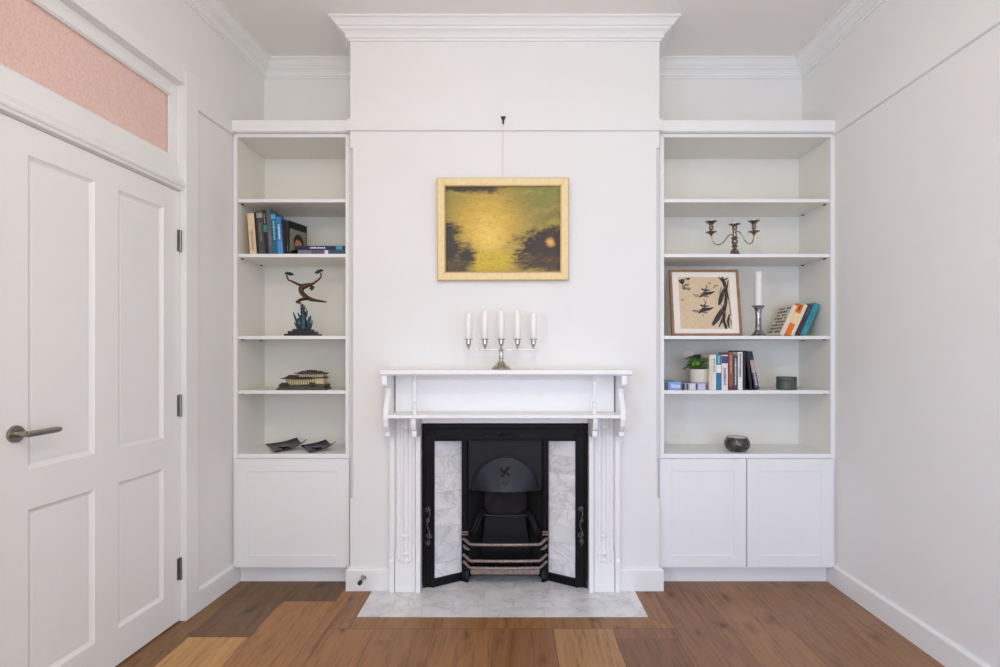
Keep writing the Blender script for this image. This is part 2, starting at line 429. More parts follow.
# hearth: marble tiles flush with the boards
hb = MB(); hb.col = (0, 0, 0, 0); hb.box(HX0, HX1, HY, 3.10, -.0012, .0008)
rr = random.Random(3); row = 0; y = HY
while y < 2.93:
    h = .093; x = HX0 - (.15 if row % 2 else 0)
    while x < HX1:
        a, b_ = max(x, HX0), min(x + .3, HX1)
        if b_ - a > .01:
            hb.col = (rr.random(), rr.random(), rr.random(), 1)
            hb.box(a + .0008, b_ - .0008, y + .0008, min(y + h, 3.09) - .0008, .0004, .003)
        x += .3
    y += h; row += 1
tag(hb.build('hearth', M['marble'], org=(CX, 2.7, 0)), 'white veined marble tile hearth set into the timber floor before the fireplace', 'hearth')

# walls -----------------------------------------------------------
w = MB(); w.box(-2.1, 2.0, YB, YB + .15, 0, H); structure(w.build('wall_back', M['wall']))
w = MB(); w.box(XR, XR + .15, YR, YB + .15, 0, H); structure(w.build('wall_right', M['wall']))
# left wall with door opening
DY0, DY1 = 1.575, 2.4495; OZ = 2.528; JT = .02
w = MB(TL)
w.box(-.18, WD, DY1 + JT, 3.4, 0, H); w.box(-.18, WD, -1.8, DY0 - JT, 0, H); w.box(-.18, WD, DY0 - JT, DY1 + JT, OZ + JT, H)
structure(w.build('wall_left', M['wall']))
# wall behind the camera with a window opening
WX0, WX1, WZ0, WZ1 = -.75, 1.45, .55, 2.35
w = MB()
w.box(-2.1, WX0, YR - .15, YR, 0, H); w.box(WX1, 2.0, YR - .15, YR, 0, H)
w.box(WX0, WX1, YR - .15, YR, 0, WZ0); w.box(WX0, WX1, YR - .15, YR, WZ1, H)
structure(w.build('wall_rear', M['wall']))
wf = MB()
for x in (WX0, (WX0 + WX1) / 2 - .025, WX1 - .05): wf.box(x, x + .05, YR - .12, YR - .06, WZ0, WZ1)
for z in (WZ0, WZ1 - .05): wf.box(WX0, WX1, YR - .125, YR - .055, z, z + .05)
structure(wf.build('window_1', M['trim']))
w = MB(); w.box(-2.1, 2.0, YR - .15, YB + .15, H, H + .12); structure(w.build('ceiling', M['ceil']))

# chimney breast with chamfered corners between stops
ch = .016; z1, z2 = .49, 2.362
FX0, FX1, FZ = CX - .452, CX + .452, .925       # fireplace opening in the masonry
w = MB()
for sgn, xo, xi in ((-1, BX0, FX0), (1, BX1, FX1)):
    full = [(xo, YB), (xo, BY), (xi, BY), (xi, YB)]
    cham = [(xo, YB), (xo, BY + ch), (xo - sgn * ch, BY), (xi, BY), (xi, YB)]
    w.prism(full, 'z', 0, z1); w.prism(cham, 'z', z1, z2); w.prism(full, 'z', z2, H)
w.box(FX0, FX1, BY, YB, FZ, H)
structure(w.build('wall_chimney', M['wall']))

# cornice (swept round all walls)
cl = H
prof = [(0, cl - .092), (.008, cl - .092), (.010, cl - .082), (.018, cl - .080), (.020, cl - .066), (.030, cl - .055), (.045, cl - .047),
        (.047, cl - .040), (.056, cl - .036), (.066, cl - .024), (.076, cl - .014), (.080, cl - .011), (.088, cl - .010), (.088, cl), (0, cl)]
cpath = [TLp(WD, YR + .02), TLp(WD, YB), (BX0, YB), (BX0, BY), (BX1, BY), (BX1, YB), (XR, YB), (XR, YR)]
structure(sweep(cpath, prof).build('trim_1', M['trim']))
# picture rail: along the left wall, round the breast, along the right wall
rp = [(0, 2.452), (.013, 2.452), (.016, 2.456), (.016, 2.520), (.002, 2.526), (0, 2.526)]
rpb = [(0, 2.450), (.013, 2.450), (.016, 2.454), (.016, 2.510), (.002, 2.516), (0, 2.516)]
CBY = 2.84
structure(sweep([TLp(WD, DY1 + .088), TLp(WD, 2.83)], rp).build('trim_2', M['wall']))
structure(sweep([TLp(WD, YR + .02), TLp(WD, DY0 - .088)], rp).build('trim_3', M['wall']))
structure(sweep([(BX0, 2.83), (BX0, BY), (BX1, BY), (BX1, 2.83)], rpb).build('trim_4', M['wall']))
structure(sweep([(XR, 2.83), (XR, YR)], rp).build('trim_5', M['wall']))
# baseboards
bp_ = [(0, 0), (.016, 0), (.016, .100), (.012, .107), (0, .110)]
structure(sweep([TLp(WD, DY1 + .088), TLp(WD, 2.885)], bp_).build('baseboard_left', M['trim']))
structure(sweep([TLp(WD, YR + .02), TLp(WD, DY0 - .088)], bp_).build('baseboard_left_rear', M['trim']))
bp2 = [(0, 0), (.018, 0), (.018, .108), (.013, .116), (0, .118)]
structure(sweep([(BX0, 2.878), (BX0, BY), (CX - .612, BY)], bp2).build('baseboard_chimney_left', M['trim']))
structure(sweep([(CX + .612, BY), (BX1, BY), (BX1, 2.878)], bp2).build('baseboard_chimney_right', M['trim']))
structure(sweep([(XR, 2.885), (XR, YR)], bp_).build('baseboard_right', M['trim']))

# architrave + jamb + transom, left-wall frame
a = MB(TL)
for (y0, y1) in ((DY1, DY1 + .088), (DY0 - .088, DY0)):
    a.box(WD, 0, y0, y1, 0, OZ + .075)
a.box(WD, -.004, DY0, DY1, OZ, OZ + .075)
structure(a.build('trim_6', M['trim'], bevel=.002))
j = MB(TL)
j.box(-.16, WD, DY1, DY1 + JT, 0, OZ + JT); j.box(-.16, WD, DY0 - JT, DY0, 0, OZ + JT); j.box(-.16, WD, DY0, DY1, OZ, OZ + JT)
j.box(-.16, -.030, DY0, DY1, 2.026, 2.150)
# moulded nosing at the foot of the transom bar
j.prism([(-.03, 2.090), (-.018, 2.086), (-.012, 2.074), (-.008, 2.066), (-.003, 2.062), (-.001, 2.052), (-.004, 2.044), (-.010, 2.040), (-.012, 2.030), (-.03, 2.028)], 'y', DY0, DY1)
structure(j.build('trim_7', M['trim'], bevel=.0015))
# transom window: sash and glass
sash = MB(TL); gy0, gy1, gz0, gz1 = 1.640, 2.416, 2.184, 2.468
for (y0, y1, za, zb) in ((DY0, gy0, 2.15, OZ), (gy1, DY1, 2.15, OZ), (gy0, gy1, 2.15, gz0), (gy0, gy1, gz1, OZ)):
    sash.box(-.085, -.046, y0, y1, za, zb)
for (y0, y1, za, zb) in ((gy0, gy0 + .008, gz0, gz1), (gy1 - .008, gy1, gz0, gz1), (gy0, gy1, gz0, gz0 + .006), (gy0, gy1, gz1 - .006, gz1)):
    sash.box(-.062, -.050, y0, y1, za, zb)
win = structure(sash.build('window_2', M['trim'], bevel=.0015))
gl = MB(TL); gl.box(-.070, -.064, gy0, gy1, gz0, gz1)
o = gl.build('pane', M['pink'], parent=win); o['label'] = 'pink patterned glass pane'

# door ---------------------------------------------------------------------
DR = TL @ Vector((-.05, 2.04, 0))
door = bpy.data.objects.new('door_1', None); C.objects.link(door); door.location = DR; WL[door.name] = Vector(DR); door['kind'] = 'structure'
d = MB(TL)
dy0, dy1, dz0, dz1 = DY0 + .003, DY1 - .003, .008, 2.022
df, db = -.030, -.068
pans = [(1.727, 1.985, .876, 1.923), (2.094, 2.343, .876, 1.923), (1.727, 1.985, .153, .7415), (2.094, 2.343, .153, .7415)]
ys = [dy0, 1.727, 1.985, 2.094, 2.343, dy1]; zs = [dz0, .153, .7415, .876, 1.923, dz1]
for i in range(5):
    for k in range(5):
        if i in (1, 3) and k in (1, 3): continue
        d.add([(df, ys[i], zs[k]), (df, ys[i + 1], zs[k]), (df, ys[i + 1], zs[k + 1]), (df, ys[i], zs[k + 1])], [(0, 1, 2, 3)])
def rings(steps, y0, y1, za, zb):
    prev = None
    for (ins, dep) in steps:
        r = [(df - dep, y0 + ins, za + ins), (df - dep, y1 - ins, za + ins), (df - dep, y1 - ins, zb - ins), (df - dep, y0 + ins, zb - ins)]
        if prev:
            for q in range(4):
                q2 = (q + 1) % 4; d.add([prev[q], prev[q2], r[q2], r[q]], [(0, 1, 2, 3)])
        prev = r
    d.add(prev, [(0, 1, 2, 3)])
for p in pans:
    rings([(0, 0), (.002, .003), (.010, .009), (.014, .011), (.020, .0115), (.024, .010)], *p)
d.add([(db, dy0, dz0), (db, dy1, dz0), (db, dy1, dz1), (db, dy0, dz1)], [(0, 3, 2, 1)])
for (p, q) in (((dy0, dz0), (dy1, dz0)), ((dy1, dz0), (dy1, dz1)), ((dy1, dz1), (dy0, dz1)), ((dy0, dz1), (dy0, dz0))):
    d.add([(df, p[0], p[1]), (df, q[0], q[1]), (db, q[0], q[1]), (db, p[0], p[1])], [(0, 1, 2, 3)])
d.build('door_leaf', M['trim'], parent=door, weld=True)
for hz in (1.792, 1.017, .25):
    h = MB(TL)
    h.lathe([(.0001, -.052), (.0065, -.052), (.0065, .052), (.0001, .052)], (df + .004, DY1 - .0035, hz), 12)
    for q in (-.03, -.01, .01, .03): h.lathe([(.0068, -.0006), (.0068, .0006)], (df + .004, DY1 - .0035, hz + q), 12)
    h.box(df - .02, df + .0018, DY1 - .022, DY1 - .004, hz - .05, hz + .05)
    o = h.build('hinge', M['darknickel'], parent=door, smooth=True); o['label'] = 'brushed steel butt hinge'
hd = MB(TL); hy, hz = 1.684, 1.0
Rx = Matrix.Rotation(PI / 2, 3, 'Y')
hd.lathe([(.0001, 0), (.0280, 0), (.0280, .006), (.0265, .008), (.0001, .008)], (df, hy, hz), 32, R=Rx)
hd.lathe([(.0105, .008), (.0095, .02), (.0095, .046), (.0001, .046)], (df, hy, hz), 20, R=Rx)
hr = hd.build('handle_rose', M['nickel'], parent=door, smooth=True); hr['label'] = 'round satin nickel handle rose'
WL[hr.name] = WL[door.name]
lv = MB(TL)
pts = []
for i in range(13):
    t = i / 12
    pts.append((df + .046 + .004 * math.sin(t * PI / 2), hy - .004 + .114 * t, hz + .002 * t))
# flat rounded lever bar
hh = [.0112] * 11 + [.0105, .007]
vs = []; fs = []
for i, p in enumerate(pts):
    for (du, dz) in ((-.004, -.7), (.004, -.7), (.006, 0), (.004, .7), (-.004, .7), (-.006, 0)):
        vs.append((p[0] + du, p[1], p[2] + dz * hh[i] * 1.25))
for i in range(12):
    for k in range(6): fs.append([i * 6 + k, i * 6 + (k + 1) % 6, (i + 1) * 6 + (k + 1) % 6, (i + 1) * 6 + k])
fs += [list(range(6))[::-1], [72 + k for k in range(6)]]
lv.add(vs, fs)
lo = lv.build('door_handle', M['nickel'], parent=hr, smooth=True, bevel=.001); lo['label'] = 'satin nickel lever'

# ------------------------------------------------------------------ bookcases and base cabinets
SY = 2.85
def bookcase(x0, x1, label, clabel, doors, plx0, plx1, taper=0.0):
    t = .022
    b = thing('bookcase', label, 'bookcase', ((x0 + x1) / 2, 3.0, .692))
    top = 2.4615
    for xs in ((x0, x0 + t), (x1 - t, x1)):
        m = MB(); tp = taper if xs[0] == x0 else 0
        m.prism([(xs[0], CBY), (xs[1], CBY), (xs[1], YB - .001), (xs[0] + tp, YB - .001)], 'z', .692, top); sp_ = m.build('side_panel', M['inner'], b, bevel=.001)
        m = MB(); m.box(xs[0], xs[1], CBY - .0015, CBY, .692, top); m.build('edge_band', M['cab'], sp_)
    m = MB(); m.box(x0 + t, x1 - t, YB - .005, YB - .001, .7, top - .018); m.build('back_panel', M['inner'], b)
    m = MB(); m.box(x0 + t, x1 - t, CBY, YB - .001, top - .018, top); m.build('top_panel', M['inner'], b, bevel=.001)
    m = MB(); m.box(x0 + t, x1 - t, CBY - .0015, CBY, top - .018, top); m.build('edge_band', M['cab'], b)
    for (fa, fb) in ((x1, BX0),) if x1 < 0 else ((BX1, x0),):
        m = MB(); m.box(fa + .0005, fb - .0005, CBY + .003, CBY + .022, .692, top); m.build('scribe_strip', M['cab'], b)
    m = MB(); m.box(x0 + t, x1 - t, CBY + .001, YB - .006, .692, .7145); m.build('bottom_panel', M['cab'], b, bevel=.001)
    for zt in (2.109, 1.8085, 1.3595, 1.0605):
        m = MB(); m.box(x0 + t + .0008, x1 - t - .0008, SY, YB - .006, zt - .018, zt)
        s = m.build('shelf', M['inner'], b, bevel=.001)
        m = MB(); m.box(x0 + t + .0008, x1 - t - .0008, SY - .0015, SY, zt - .018, zt); m.build('edge_band', M['cab'], s)
        for sx in (x0 + t, x1 - t):
            for sy in (SY + .035, YB - .06):
                q = MB(); sg = 1 if sx < (x0 + x1) / 2 else -1
                q.box(sx + sg*.0005, sx + sg * .012, sy - .004, sy + .004, zt - .024, zt - .0185)
                q.build('shelf_pin', M['pin'], s)
        WL[s.name] = WL[b.name]
    # deep fascia that carries the picture rail across
    m = MB(); m.box(plx0, plx1, 2.822, YB - .001, top + .0015, 2.527)
    m.prism([(2.822, 2.527), (2.822, 2.4635), (2.815, 2.4635), (2.811, 2.468), (2.811, 2.523), (2.815, 2.527)], 'x', plx0 - (.017 if taper else 0), plx1)
    fc = m.build('fascia', M['trim'], b)
    # base cabinet
    c = thing('base_cabinet', clabel, 'cabinet', ((x0 + x1) / 2, 3.0, 0))
    m = MB(); m.prism([(x0, CBY), (x1, CBY), (x1, YB - .001), (x0 + taper, YB - .001)], 'z', .104, .690); m.build('cabinet_body', M['cab'], c)
    for (fa, fb) in ((x1, BX0),) if x1 < 0 else ((BX1, x0),):
        m = MB(); m.box(fa + .0005, fb - .0005, CBY + .003, CBY + .022, .104, .690); m.build('scribe_strip', M['cab'], c)
    m = MB(); m.box(plx0 + (.0 if taper else .018), plx1 - .018 if plx1 > 0 else plx1 - .005, 2.882, YB - .001, .0005, .1035); m.build('plinth', M['cab'], c)
    for (a_, b_) in doors:
        m = MB(); zA, zB = .102, .689; yf = 2.8205; yb = CBY - .0008; fw = .066; rc = .005
        m.box(a_, b_, yf + rc, yb, zA, zB)
        for (xa, xb, za, zb) in ((a_, a_ + fw, zA, zB), (b_ - fw, b_, zA, zB), (a_ + fw, b_ - fw, zA, zA + fw), (a_ + fw, b_ - fw, zB - fw, zB)):
            m.box(xa, xb, yf, yf + rc, za, zb)
        m.build('cabinet_door', M['cab'], c, bevel=.0012)
bookcase(-1.522, -.887, 'narrow built-in white bookcase in the alcove beside the panelled door',
         'single-door white base cabinet under the narrower bookcase', [(-1.503, -.8845)], -1.505, -.889, taper=.0175)
bookcase(.808, 1.7615, 'wide built-in white bookcase in the alcove with the framed print and green jar',
         'two-door white base cabinet under the wider bookcase', [(.800, 1.2705), (1.277, 1.743)], .81, 1.7613)

# ------------------------------------------------------------------ mantelpiece
mp = thing('mantelpiece', 'white painted timber mantelpiece with two shelves and turned pilasters on the chimney breast', 'mantelpiece', (CX, 2.74, 0))
def mx(h): return CX + h
m = MB(); m.prism([(2.779, 1.1515), (2.592, 1.1515), (2.585, 1.156), (2.580, 1.160), (2.580, 1.176), (2.584, 1.1805), (2.779, 1.1805)], 'x', mx(-.616), mx(.634))
m.build('mantel_shelf', M['mantel'], mp, bevel=.0015)
m = MB(); m.box(mx(-.575), mx(.575), 2.742, 2.779, .956, 1.151); m.box(mx(-.575), mx(-.47), 2.735, 2.742, .956, 1.151); m.box(mx(.47), mx(.575), 2.735, 2.742, .956, 1.151)
m.prism([(2.742, 1.151), (2.700, 1.151), (2.704, 1.143), (2.722, 1.138), (2.736, 1.128), (2.742, 1.12)], 'x', mx(-.47), mx(.47))
m.build('back_board', M['mantel'], mp, bevel=.001)
m = MB(); m.prism([(2.779, .935), (2.604, .935), (2.599, .939), (2.599, .951), (2.603, .9553), (2.779, .9553)], 'x', mx(-.5815), mx(.5815))
m.build('lower_shelf', M['mantel'], mp, bevel=.0012)
m = MB(); m.box(mx(-.442), mx(.442), 2.752, 2.779, .894, .9345); m.build('header_board', M['mantel'], mp)
outer = [(2.779, 1.151), (2.578, 1.151), (2.576, 1.112), (2.580, 1.102), (2.592, 1.098), (2.640, 1.094), (2.655, 1.084), (2.655, 1.062), (2.642, 1.035),
         (2.620, 1.005), (2.608, .975), (2.604, .93), (2.612, .895), (2.632, .872), (2.640, .868), (2.646, .862), (2.646, .842), (2.652, .836), (2.735, .832), (2.742, .80),
         (2.742, .18), (2.736, .165), (2.736, .0035), (2.779, .0035)]
inner = [(2.779, .9345), (2.602, .9345), (2.604, .91), (2.614, .88), (2.630, .870), (2.626, .862), (2.626, .842), (2.634, .836), (2.730, .832), (2.738, .80),
         (2.738, .18), (2.734, .165), (2.734, .0035), (2.779, .0035)]
for sg in (-1, 1):
    m = MB(); m.prism(outer, 'x', mx(sg * .5825), mx(sg * .6075)); m.build('scrolled_bracket', M['mantel'], mp, bevel=.0015)
    m = MB(); m.prism(inner, 'x', mx(sg * .4445), mx(sg * .4685)); m.build('inner_bracket', M['mantel'], mp, bevel=.0015)
    m = MB()
    pr = [(.0001, .9555), (.011, .9555), (.011, .978), (.0075, .982), (.0115, .990), (.012, 1.0), (.0085, 1.010), (.0125, 1.018), (.008, 1.026), (.0085, 1.06),
          (.0095, 1.115), (.0075, 1.122), (.0125, 1.129), (.008, 1.135), (.011, 1.139), (.012, 1.151), (.0001, 1.151)]
    m.lathe(pr, (mx(sg * .456), 2.640, 0), 18); m.build('turned_spindle', M['mantel'], mp, smooth=True)
    pl = MB()
    pl.box(mx(sg * .4690), mx(sg * .5820), 2.766, 2.779, .0035, .9345)
    # bevelled rails each side of the turned half column
    for h0, h1 in ((.472, .500), (.551, .579)):
        c_ = (h0 + h1) / 2
        pl.prism([(mx(sg * h0), 2.767), (mx(sg * (h0 + .005)), 2.758), (mx(sg * c_), 2.754), (mx(sg * (h1 - .005)), 2.758), (mx(sg * h1), 2.767)], 'z', .17, .9345)
    # base block with two curved tongues rising beside the column
    c0 = mx(sg * .5255)
    pts = [(-.0535, .0035), (.0535, .0035), (.0535, .235), (.050, .215), (.044, .185), (.034, .165), (.022, .155), (-.022, .155), (-.034, .165), (-.044, .185), (-.050, .215), (-.0535, .235)]
    pl.prism([(c0 + a_, b_) for a_, b_ in pts], 'y', 2.744, 2.767)
    po = pl.build('pilaster', M['mantel'], mp, bevel=.001)
    WL[po.name] = WL[mp.name]
    m = MB()
    pr = [(.0001, .150), (.014, .156), (.018, .165), (.014, .176), (.012, .186), (.015, .192), (.021, .197), (.022, .203), (.017, .208), (.0135, .214), (.0155, .25), (.0145, .285),
          (.020, .291), (.020, .297), (.0145, .302), (.0155, .34), (.0165, .60), (.0155, .86), (.020, .868), (.016, .876), (.013, .90), (.016, .934), (.0001, .934)]
    m.lathe(pr, (c0, 2.764, 0), 20); m.build('half_column', M['mantel'], po, smooth=True)

# ------------------------------------------------------------------ cast-iron fireplace insert
fp = thing('fireplace_insert', 'black cast-iron fireplace insert with white marble tile cheeks and arched hood', 'fireplace', (CX, 2.9, .003))
hw = .440; HZ = .004
m = MB()
def frame_bar(x0, x1, z0, z1): m.box(x0, x1, 2.797, 2.812, z0, z1)
frame_bar(CX - hw, CX - .380, HZ, .884); frame_bar(CX + .380, CX + hw, HZ, .884); frame_bar(CX - .380, CX + .380, .792, .884)
# raised rim and inner bead
for (x0, x1, z0, z1, y0) in ((CX - hw, CX - hw + .012, HZ, .884, 2.789), (CX + hw - .012, CX + hw, HZ, .884, 2.789), (CX - hw, CX + hw, .868, .884, 2.782),
                             (CX - .392, CX - .380, HZ, .80, 2.792), (CX + .380, CX + .392, HZ, .80, 2.792), (CX - .392, CX + .392, .792, .800, 2.791), (CX - hw, CX + hw, .853, .860, 2.790)):
    m.box(x0, x1, y0, 2.80, z0, z1)
# returns over the splayed cheeks and foot rails
for sg in (-1, 1):
    a_ = (CX + sg * .380, 2.805); b_ = (CX + sg * .241, 2.886)
    foot = [(a_[0], a_[1] - .006), (b_[0], b_[1] - .006), (b_[0], b_[1] + .01), (a_[0], a_[1] + .01)]
    m.prism(foot, 'z', HZ, .050)
    foot2 = [(a_[0], a_[1] - .012), (b_[0], b_[1] - .012), (b_[0], b_[1]), (a_[0], a_[1])]
    m.prism(foot2, 'z', .040, .050)
    m.prism([(CX + sg * .438, 2.812), (CX + sg * .380, 2.812), (CX + sg * .236, 2.905), (CX + sg * .438, 2.905)], 'z', .796, .88)
    m.prism([(CX + sg * .384, 2.812), (CX + sg * .384, 2.825), (CX + sg * .236, 2.905), (CX + sg * .236, 2.896)], 'z', HZ, .792)
m.box(CX - .236, CX + .236, 2.812, 2.905, .792, .88)
m.build('surround_frame', M['iron'], fp, bevel=.002)
# relief ornament on the frame
def spiral(m, cx, cz, r, turns, s1, y=2.7955, a0=0, th=.0024):
    n = 22; m.tube([(cx + r * (1 - .8 * i / n) * math.cos(a0 + s1 * turns * 2 * PI * i / n), y, cz + r * (1 - .8 * i / n) * math.sin(a0 + s1 * turns * 2 * PI * i / n)) for i in range(n + 1)], th, 6)
for sg in (-1, 1):
    x_ = CX + sg * .411
    m = MB()
    m.tube([(x_, 2.7955, .44), (x_ + .008, 2.795, .40), (x_ - .008, 2.795, .34), (x_ + .006, 2.795, .30), (x_, 2.7955, .23)], .0024, 6)
    spiral(m, x_ - .004, .425, .014, 1.2, sg); spiral(m, x_, .365, .011, 1.0, -sg, a0=PI / 2)
    spiral(m, x_ - .004 * sg, .285, .016, 1.3, sg); spiral(m, x_ + .003 * sg, .250, .014, 1.2, -sg, a0=PI)
    m.build('scroll_ornament', M['relief'], fp, smooth=True)
    m = MB(); spiral(m, CX + sg * .405, .826, .018, 1.3, sg, a0=PI / 2, th=.003); m.build('corner_ornament', M['hoodiron'], fp, smooth=True)
m = MB()
m.tube([(CX - .13, 2.7958, .826), (CX - .09, 2.795, .832), (CX - .05, 2.795, .820), (CX, 2.793, .828), (CX + .05, 2.795, .820), (CX + .09, 2.795, .832), (CX + .13, 2.7958, .826)], .0026, 6)
for q in (-.09, -.05, .05, .09): spiral(m, CX + q, .826, .012, 1.1, 1 if q > 0 else -1)
for q in range(-1, 2): m.ball((CX + q * .018, 2.797, .826), .009, 10)
m.build('frieze_ornament', M['hoodiron'], fp, smooth=True)
# tile panels
for sg in (-1, 1):
    a_ = Vector((CX + sg * .380, 2.808)); b_ = Vector((CX + sg * .241, 2.889)); L_ = (b_ - a_).length; dv = (b_ - a_) / L_; nv = Vector((-dv.y, dv.x))
    if nv.y > 0: nv = -nv
    m = MB(); m.col = (0, 0, 0, 0)
    def sl(u0, u1, z0, z1, off):
        p0, p1 = a_ + dv * u0, a_ + dv * u1
        m.prism([tuple(p0 + nv * off), tuple(p1 + nv * off), tuple(p1 - nv * .004), tuple(p0 - nv * .004)], 'z', z0, z1)
    sl(0, L_, .050, .792, -.001)
    z = .050 - .02; k = 0; tr = random.Random(11 + sg)
    while z < .79:
        za, zb = max(z, .050), min(z + .096, .792)
        m.col = (tr.random(), tr.random(), tr.random(), 1); sl(.0005, L_ - .0005, za + .0007, zb - .0007, .0015)
        z += .096; k += 1
    o = m.build('tile_panel', M['marble'], fp); o['label'] = 'white veined marble tiles'
    # slim iron pillar beside the opening
    m = MB(); xa, xb = CX + sg * .209, CX + sg * .240
    m.box(xa, xb, 2.872, 2.900, HZ, .790); m.box(CX + sg * .212, CX + sg * .230, 2.866, 2.872, .30, .78)
    m.build('iron_pillar', M['iron'], fp, bevel=.0015)
# hood plate with semicircular hood
hz0 = .505; R_ = .185
m = MB(); m.box(CX - .205, CX + .205, 2.893, 2.902, hz0, .790)
m.build('hood_plate', M['hoodiron'], fp, bevel=.001)
m = MB(); seg = 28
ringp = [(CX + (R_) * math.cos(PI * i / seg), 2.890, hz0 + R_ * math.sin(PI * i / seg)) for i in range(seg + 1)]
m.tube(ringp, .006, 8)
vs = []; fs = []; nr = 8
for j_ in range(nr + 1):
    t_ = j_ / nr; rr_ = R_ * (1 - t_) ; yy = 2.893 - .055 * math.sin(t_ * PI / 2)
    for i in range(seg + 1):
        th = PI * i / seg
        # hood leans out more towards its lower lip
        lip = 1 - .75 * (rr_ / R_) * math.sin(th)
        vs.append((CX + rr_ * math.cos(th), 2.893 - (.010 + .045 * lip) * (1 - (rr_ / R_) ** 2), hz0 + rr_ * math.sin(th)))
for j_ in range(nr):
    for i in range(seg):
        fs.append([j_ * (seg + 1) + i, j_ * (seg + 1) + i + 1, (j_ + 1) * (seg + 1) + i + 1, (j_ + 1) * (seg + 1) + i])
m.add(vs, fs)
m.box(CX - R_, CX + R_, 2.8915, 2.898, hz0 - .006, hz0 + .004)
for k in range(4):
    a0 = PI / 4 + k * PI / 2; cx_, cz_ = CX, hz0 + .105
    m.tube([(cx_ + .006 * math.cos(a0), 2.860, cz_ + .006 * math.sin(a0)), (cx_ + .022 * math.cos(a0 + .3), 2.857, cz_ + .022 * math.sin(a0 + .3)), (cx_ + .036 * math.cos(a0), 2.864, cz_ + .036 * math.sin(a0))], [.003, .006, .002], 8)
m.ball((CX, 2.857, hz0 + .105), .007, 10)
m.tube([(CX - .012, 2.851, hz0 + .052), (CX - .004, 2.850, hz0 + .035), (CX, 2.846, hz0 + .03), (CX + .004, 2.850, hz0 + .035), (CX + .012, 2.851, hz0 + .052)], .0035, 8)
for q in range(9): m.ball((CX - .10 + q * .025, 2.848 + .0016 * (q - 4) ** 2 * .6, hz0 + .014), .0032, 8)
hood = m.build('arched_hood', M['hoodiron'], fp, smooth=True); WL[hood.name] = WL[fp.name]
# firebox shell
m = MB()
fbp = [(CX - .206, 2.902), (CX - .198, 2.93), (CX - .130, 3.075), (CX + .130, 3.075), (CX + .198, 2.93), (CX + .206, 2.902)]
for p, q in zip(fbp[:-1], fbp[1:]):
    dvx = Vector((q[0] - p[0], q[1] - p[1])).normalized(); nn = Vector((-dvx.y, dvx.x)) * .012
    m.prism([p, q, (q[0] + nn.x, q[1] + nn.y), (p[0] + nn.x, p[1] + nn.y)], 'z', .0035, .80)
m.box(CX - .20, CX + .20, 2.903, 3.075, .79, .80)
m.build('firebox', M['soot'], fp)
m = MB(); m.prism([(3.070, .10), (3.045, .10), (3.030, .34), (3.060, .52), (3.070, .52)], 'x', CX - .122, CX + .122)
m.build('fireback', M['firebrick'], fp, bevel=.003)
# grate
gr = bpy.data.objects.new('grate', None)
gm = MB()
gm.box(CX - .19, CX + .19, 2.835, 3.02, .068, .078)
for q in range(15): gm.box(CX - .178 + q * .0245, CX - .168 + q * .0245, 2.823, 2.833, .10, .138)
gm.add([(CX - .150, 2.985, .078), (CX + .150, 2.985, .078), (CX + .112, 3.018, .330), (CX - .112, 3.018, .330), (CX - .150, 2.995, .078), (CX + .150, 2.995, .078), (CX + .112, 3.028, .330), (CX - .112, 3.028, .330)], [(0, 1, 2, 3), (4, 7, 6, 5), (0, 3, 7, 4), (1, 5, 6, 2), (3, 2, 6, 7), (0, 4, 5, 1)])
gro = gm.build('grate_basket', M['iron'], fp, bevel=.0015); WL[gro.name] = WL[fp.name]
gm = MB(); gm.tube([(CX - .125, 3.000, .330), (CX - .06, 3.003, .325), (CX + .06, 3.003, .325), (CX + .125, 3.000, .330)], .007, 8)
gm.build('back_rail', M['hoodiron'], gro, smooth=True)
def barx(z, r, name='grate_bar'):
    b = MB(); b.tube([(CX - .228, 2.866, z + .012), (CX - .214, 2.846, z + .010), (CX - .196, 2.820, z + .003), (CX - .185, 2.811, z), (CX - .06, 2.806, z), (CX + .06, 2.806, z),
                      (CX + .185, 2.811, z), (CX + .196, 2.820, z + .003), (CX + .214, 2.846, z + .010), (CX + .228, 2.866, z + .012)], r, 10)
    b.build(name, M['bar'], gro, smooth=True)
barx(.230, .0085); barx(.142, .0085); barx(.104, .0085)
b = MB(); b.prism([(CX - .19, 2.832), (CX - .185, 2.814), (CX + .185, 2.814), (CX + .19, 2.832)], 'z', .066, .098); b.build('ash_lip', M['bar'], gro, bevel=.002)
for sg in (-1, 1):
    b = MB(); b.tube([(CX + sg * .228, 2.866, .205), (CX + sg * .212, 2.848, .196), (CX + sg * .196, 2.832, .195)], [.008, .009, .006], 10); b.build('bar_stub', M['bar'], gro, smooth=True)
    b = MB()
    for zz in (.262, .276): b.box(CX + sg * .204, CX + sg * .238, 2.862, 2.871, zz, zz + .007)
    b.build('collar', M['bar'], gro, bevel=.001)
    for k, (dx, dy) in enumerate(((0, 0), (.016, .02))):
        b = MB()
        P = [(.112, 3.005, .352), (.132, 2.985, .356), (.148, 2.965, .345), (.160, 2.945, .320), (.172, 2.925, .292), (.184, 2.908, .272), (.198, 2.893, .262)]
        b.tube([(CX + sg * (p[0] - dx * .9), p[1] + dy * .2, p[2] - dx * .5 + .004) for p in P], .0082, 8)
        b.build('curved_cheek_bar', M['hoodiron'], gro, smooth=True)
    b = MB(); b.prism([(CX + sg * .197, 2.835), (CX + sg * .206, 2.88), (CX + sg * .150, 3.02), (CX + sg * .142, 3.018)], 'z', .078, .175); b.build('cheek_plate', M['soot'], gro)
    b = MB(); b.prism([(2.872, .0045), (2.858, .0045), (2.855, .03), (2.865, .066), (2.872, .066)], 'x', CX + sg * .200, CX + sg * .222); b.build('foot', M['iron'], gro, bevel=.001)

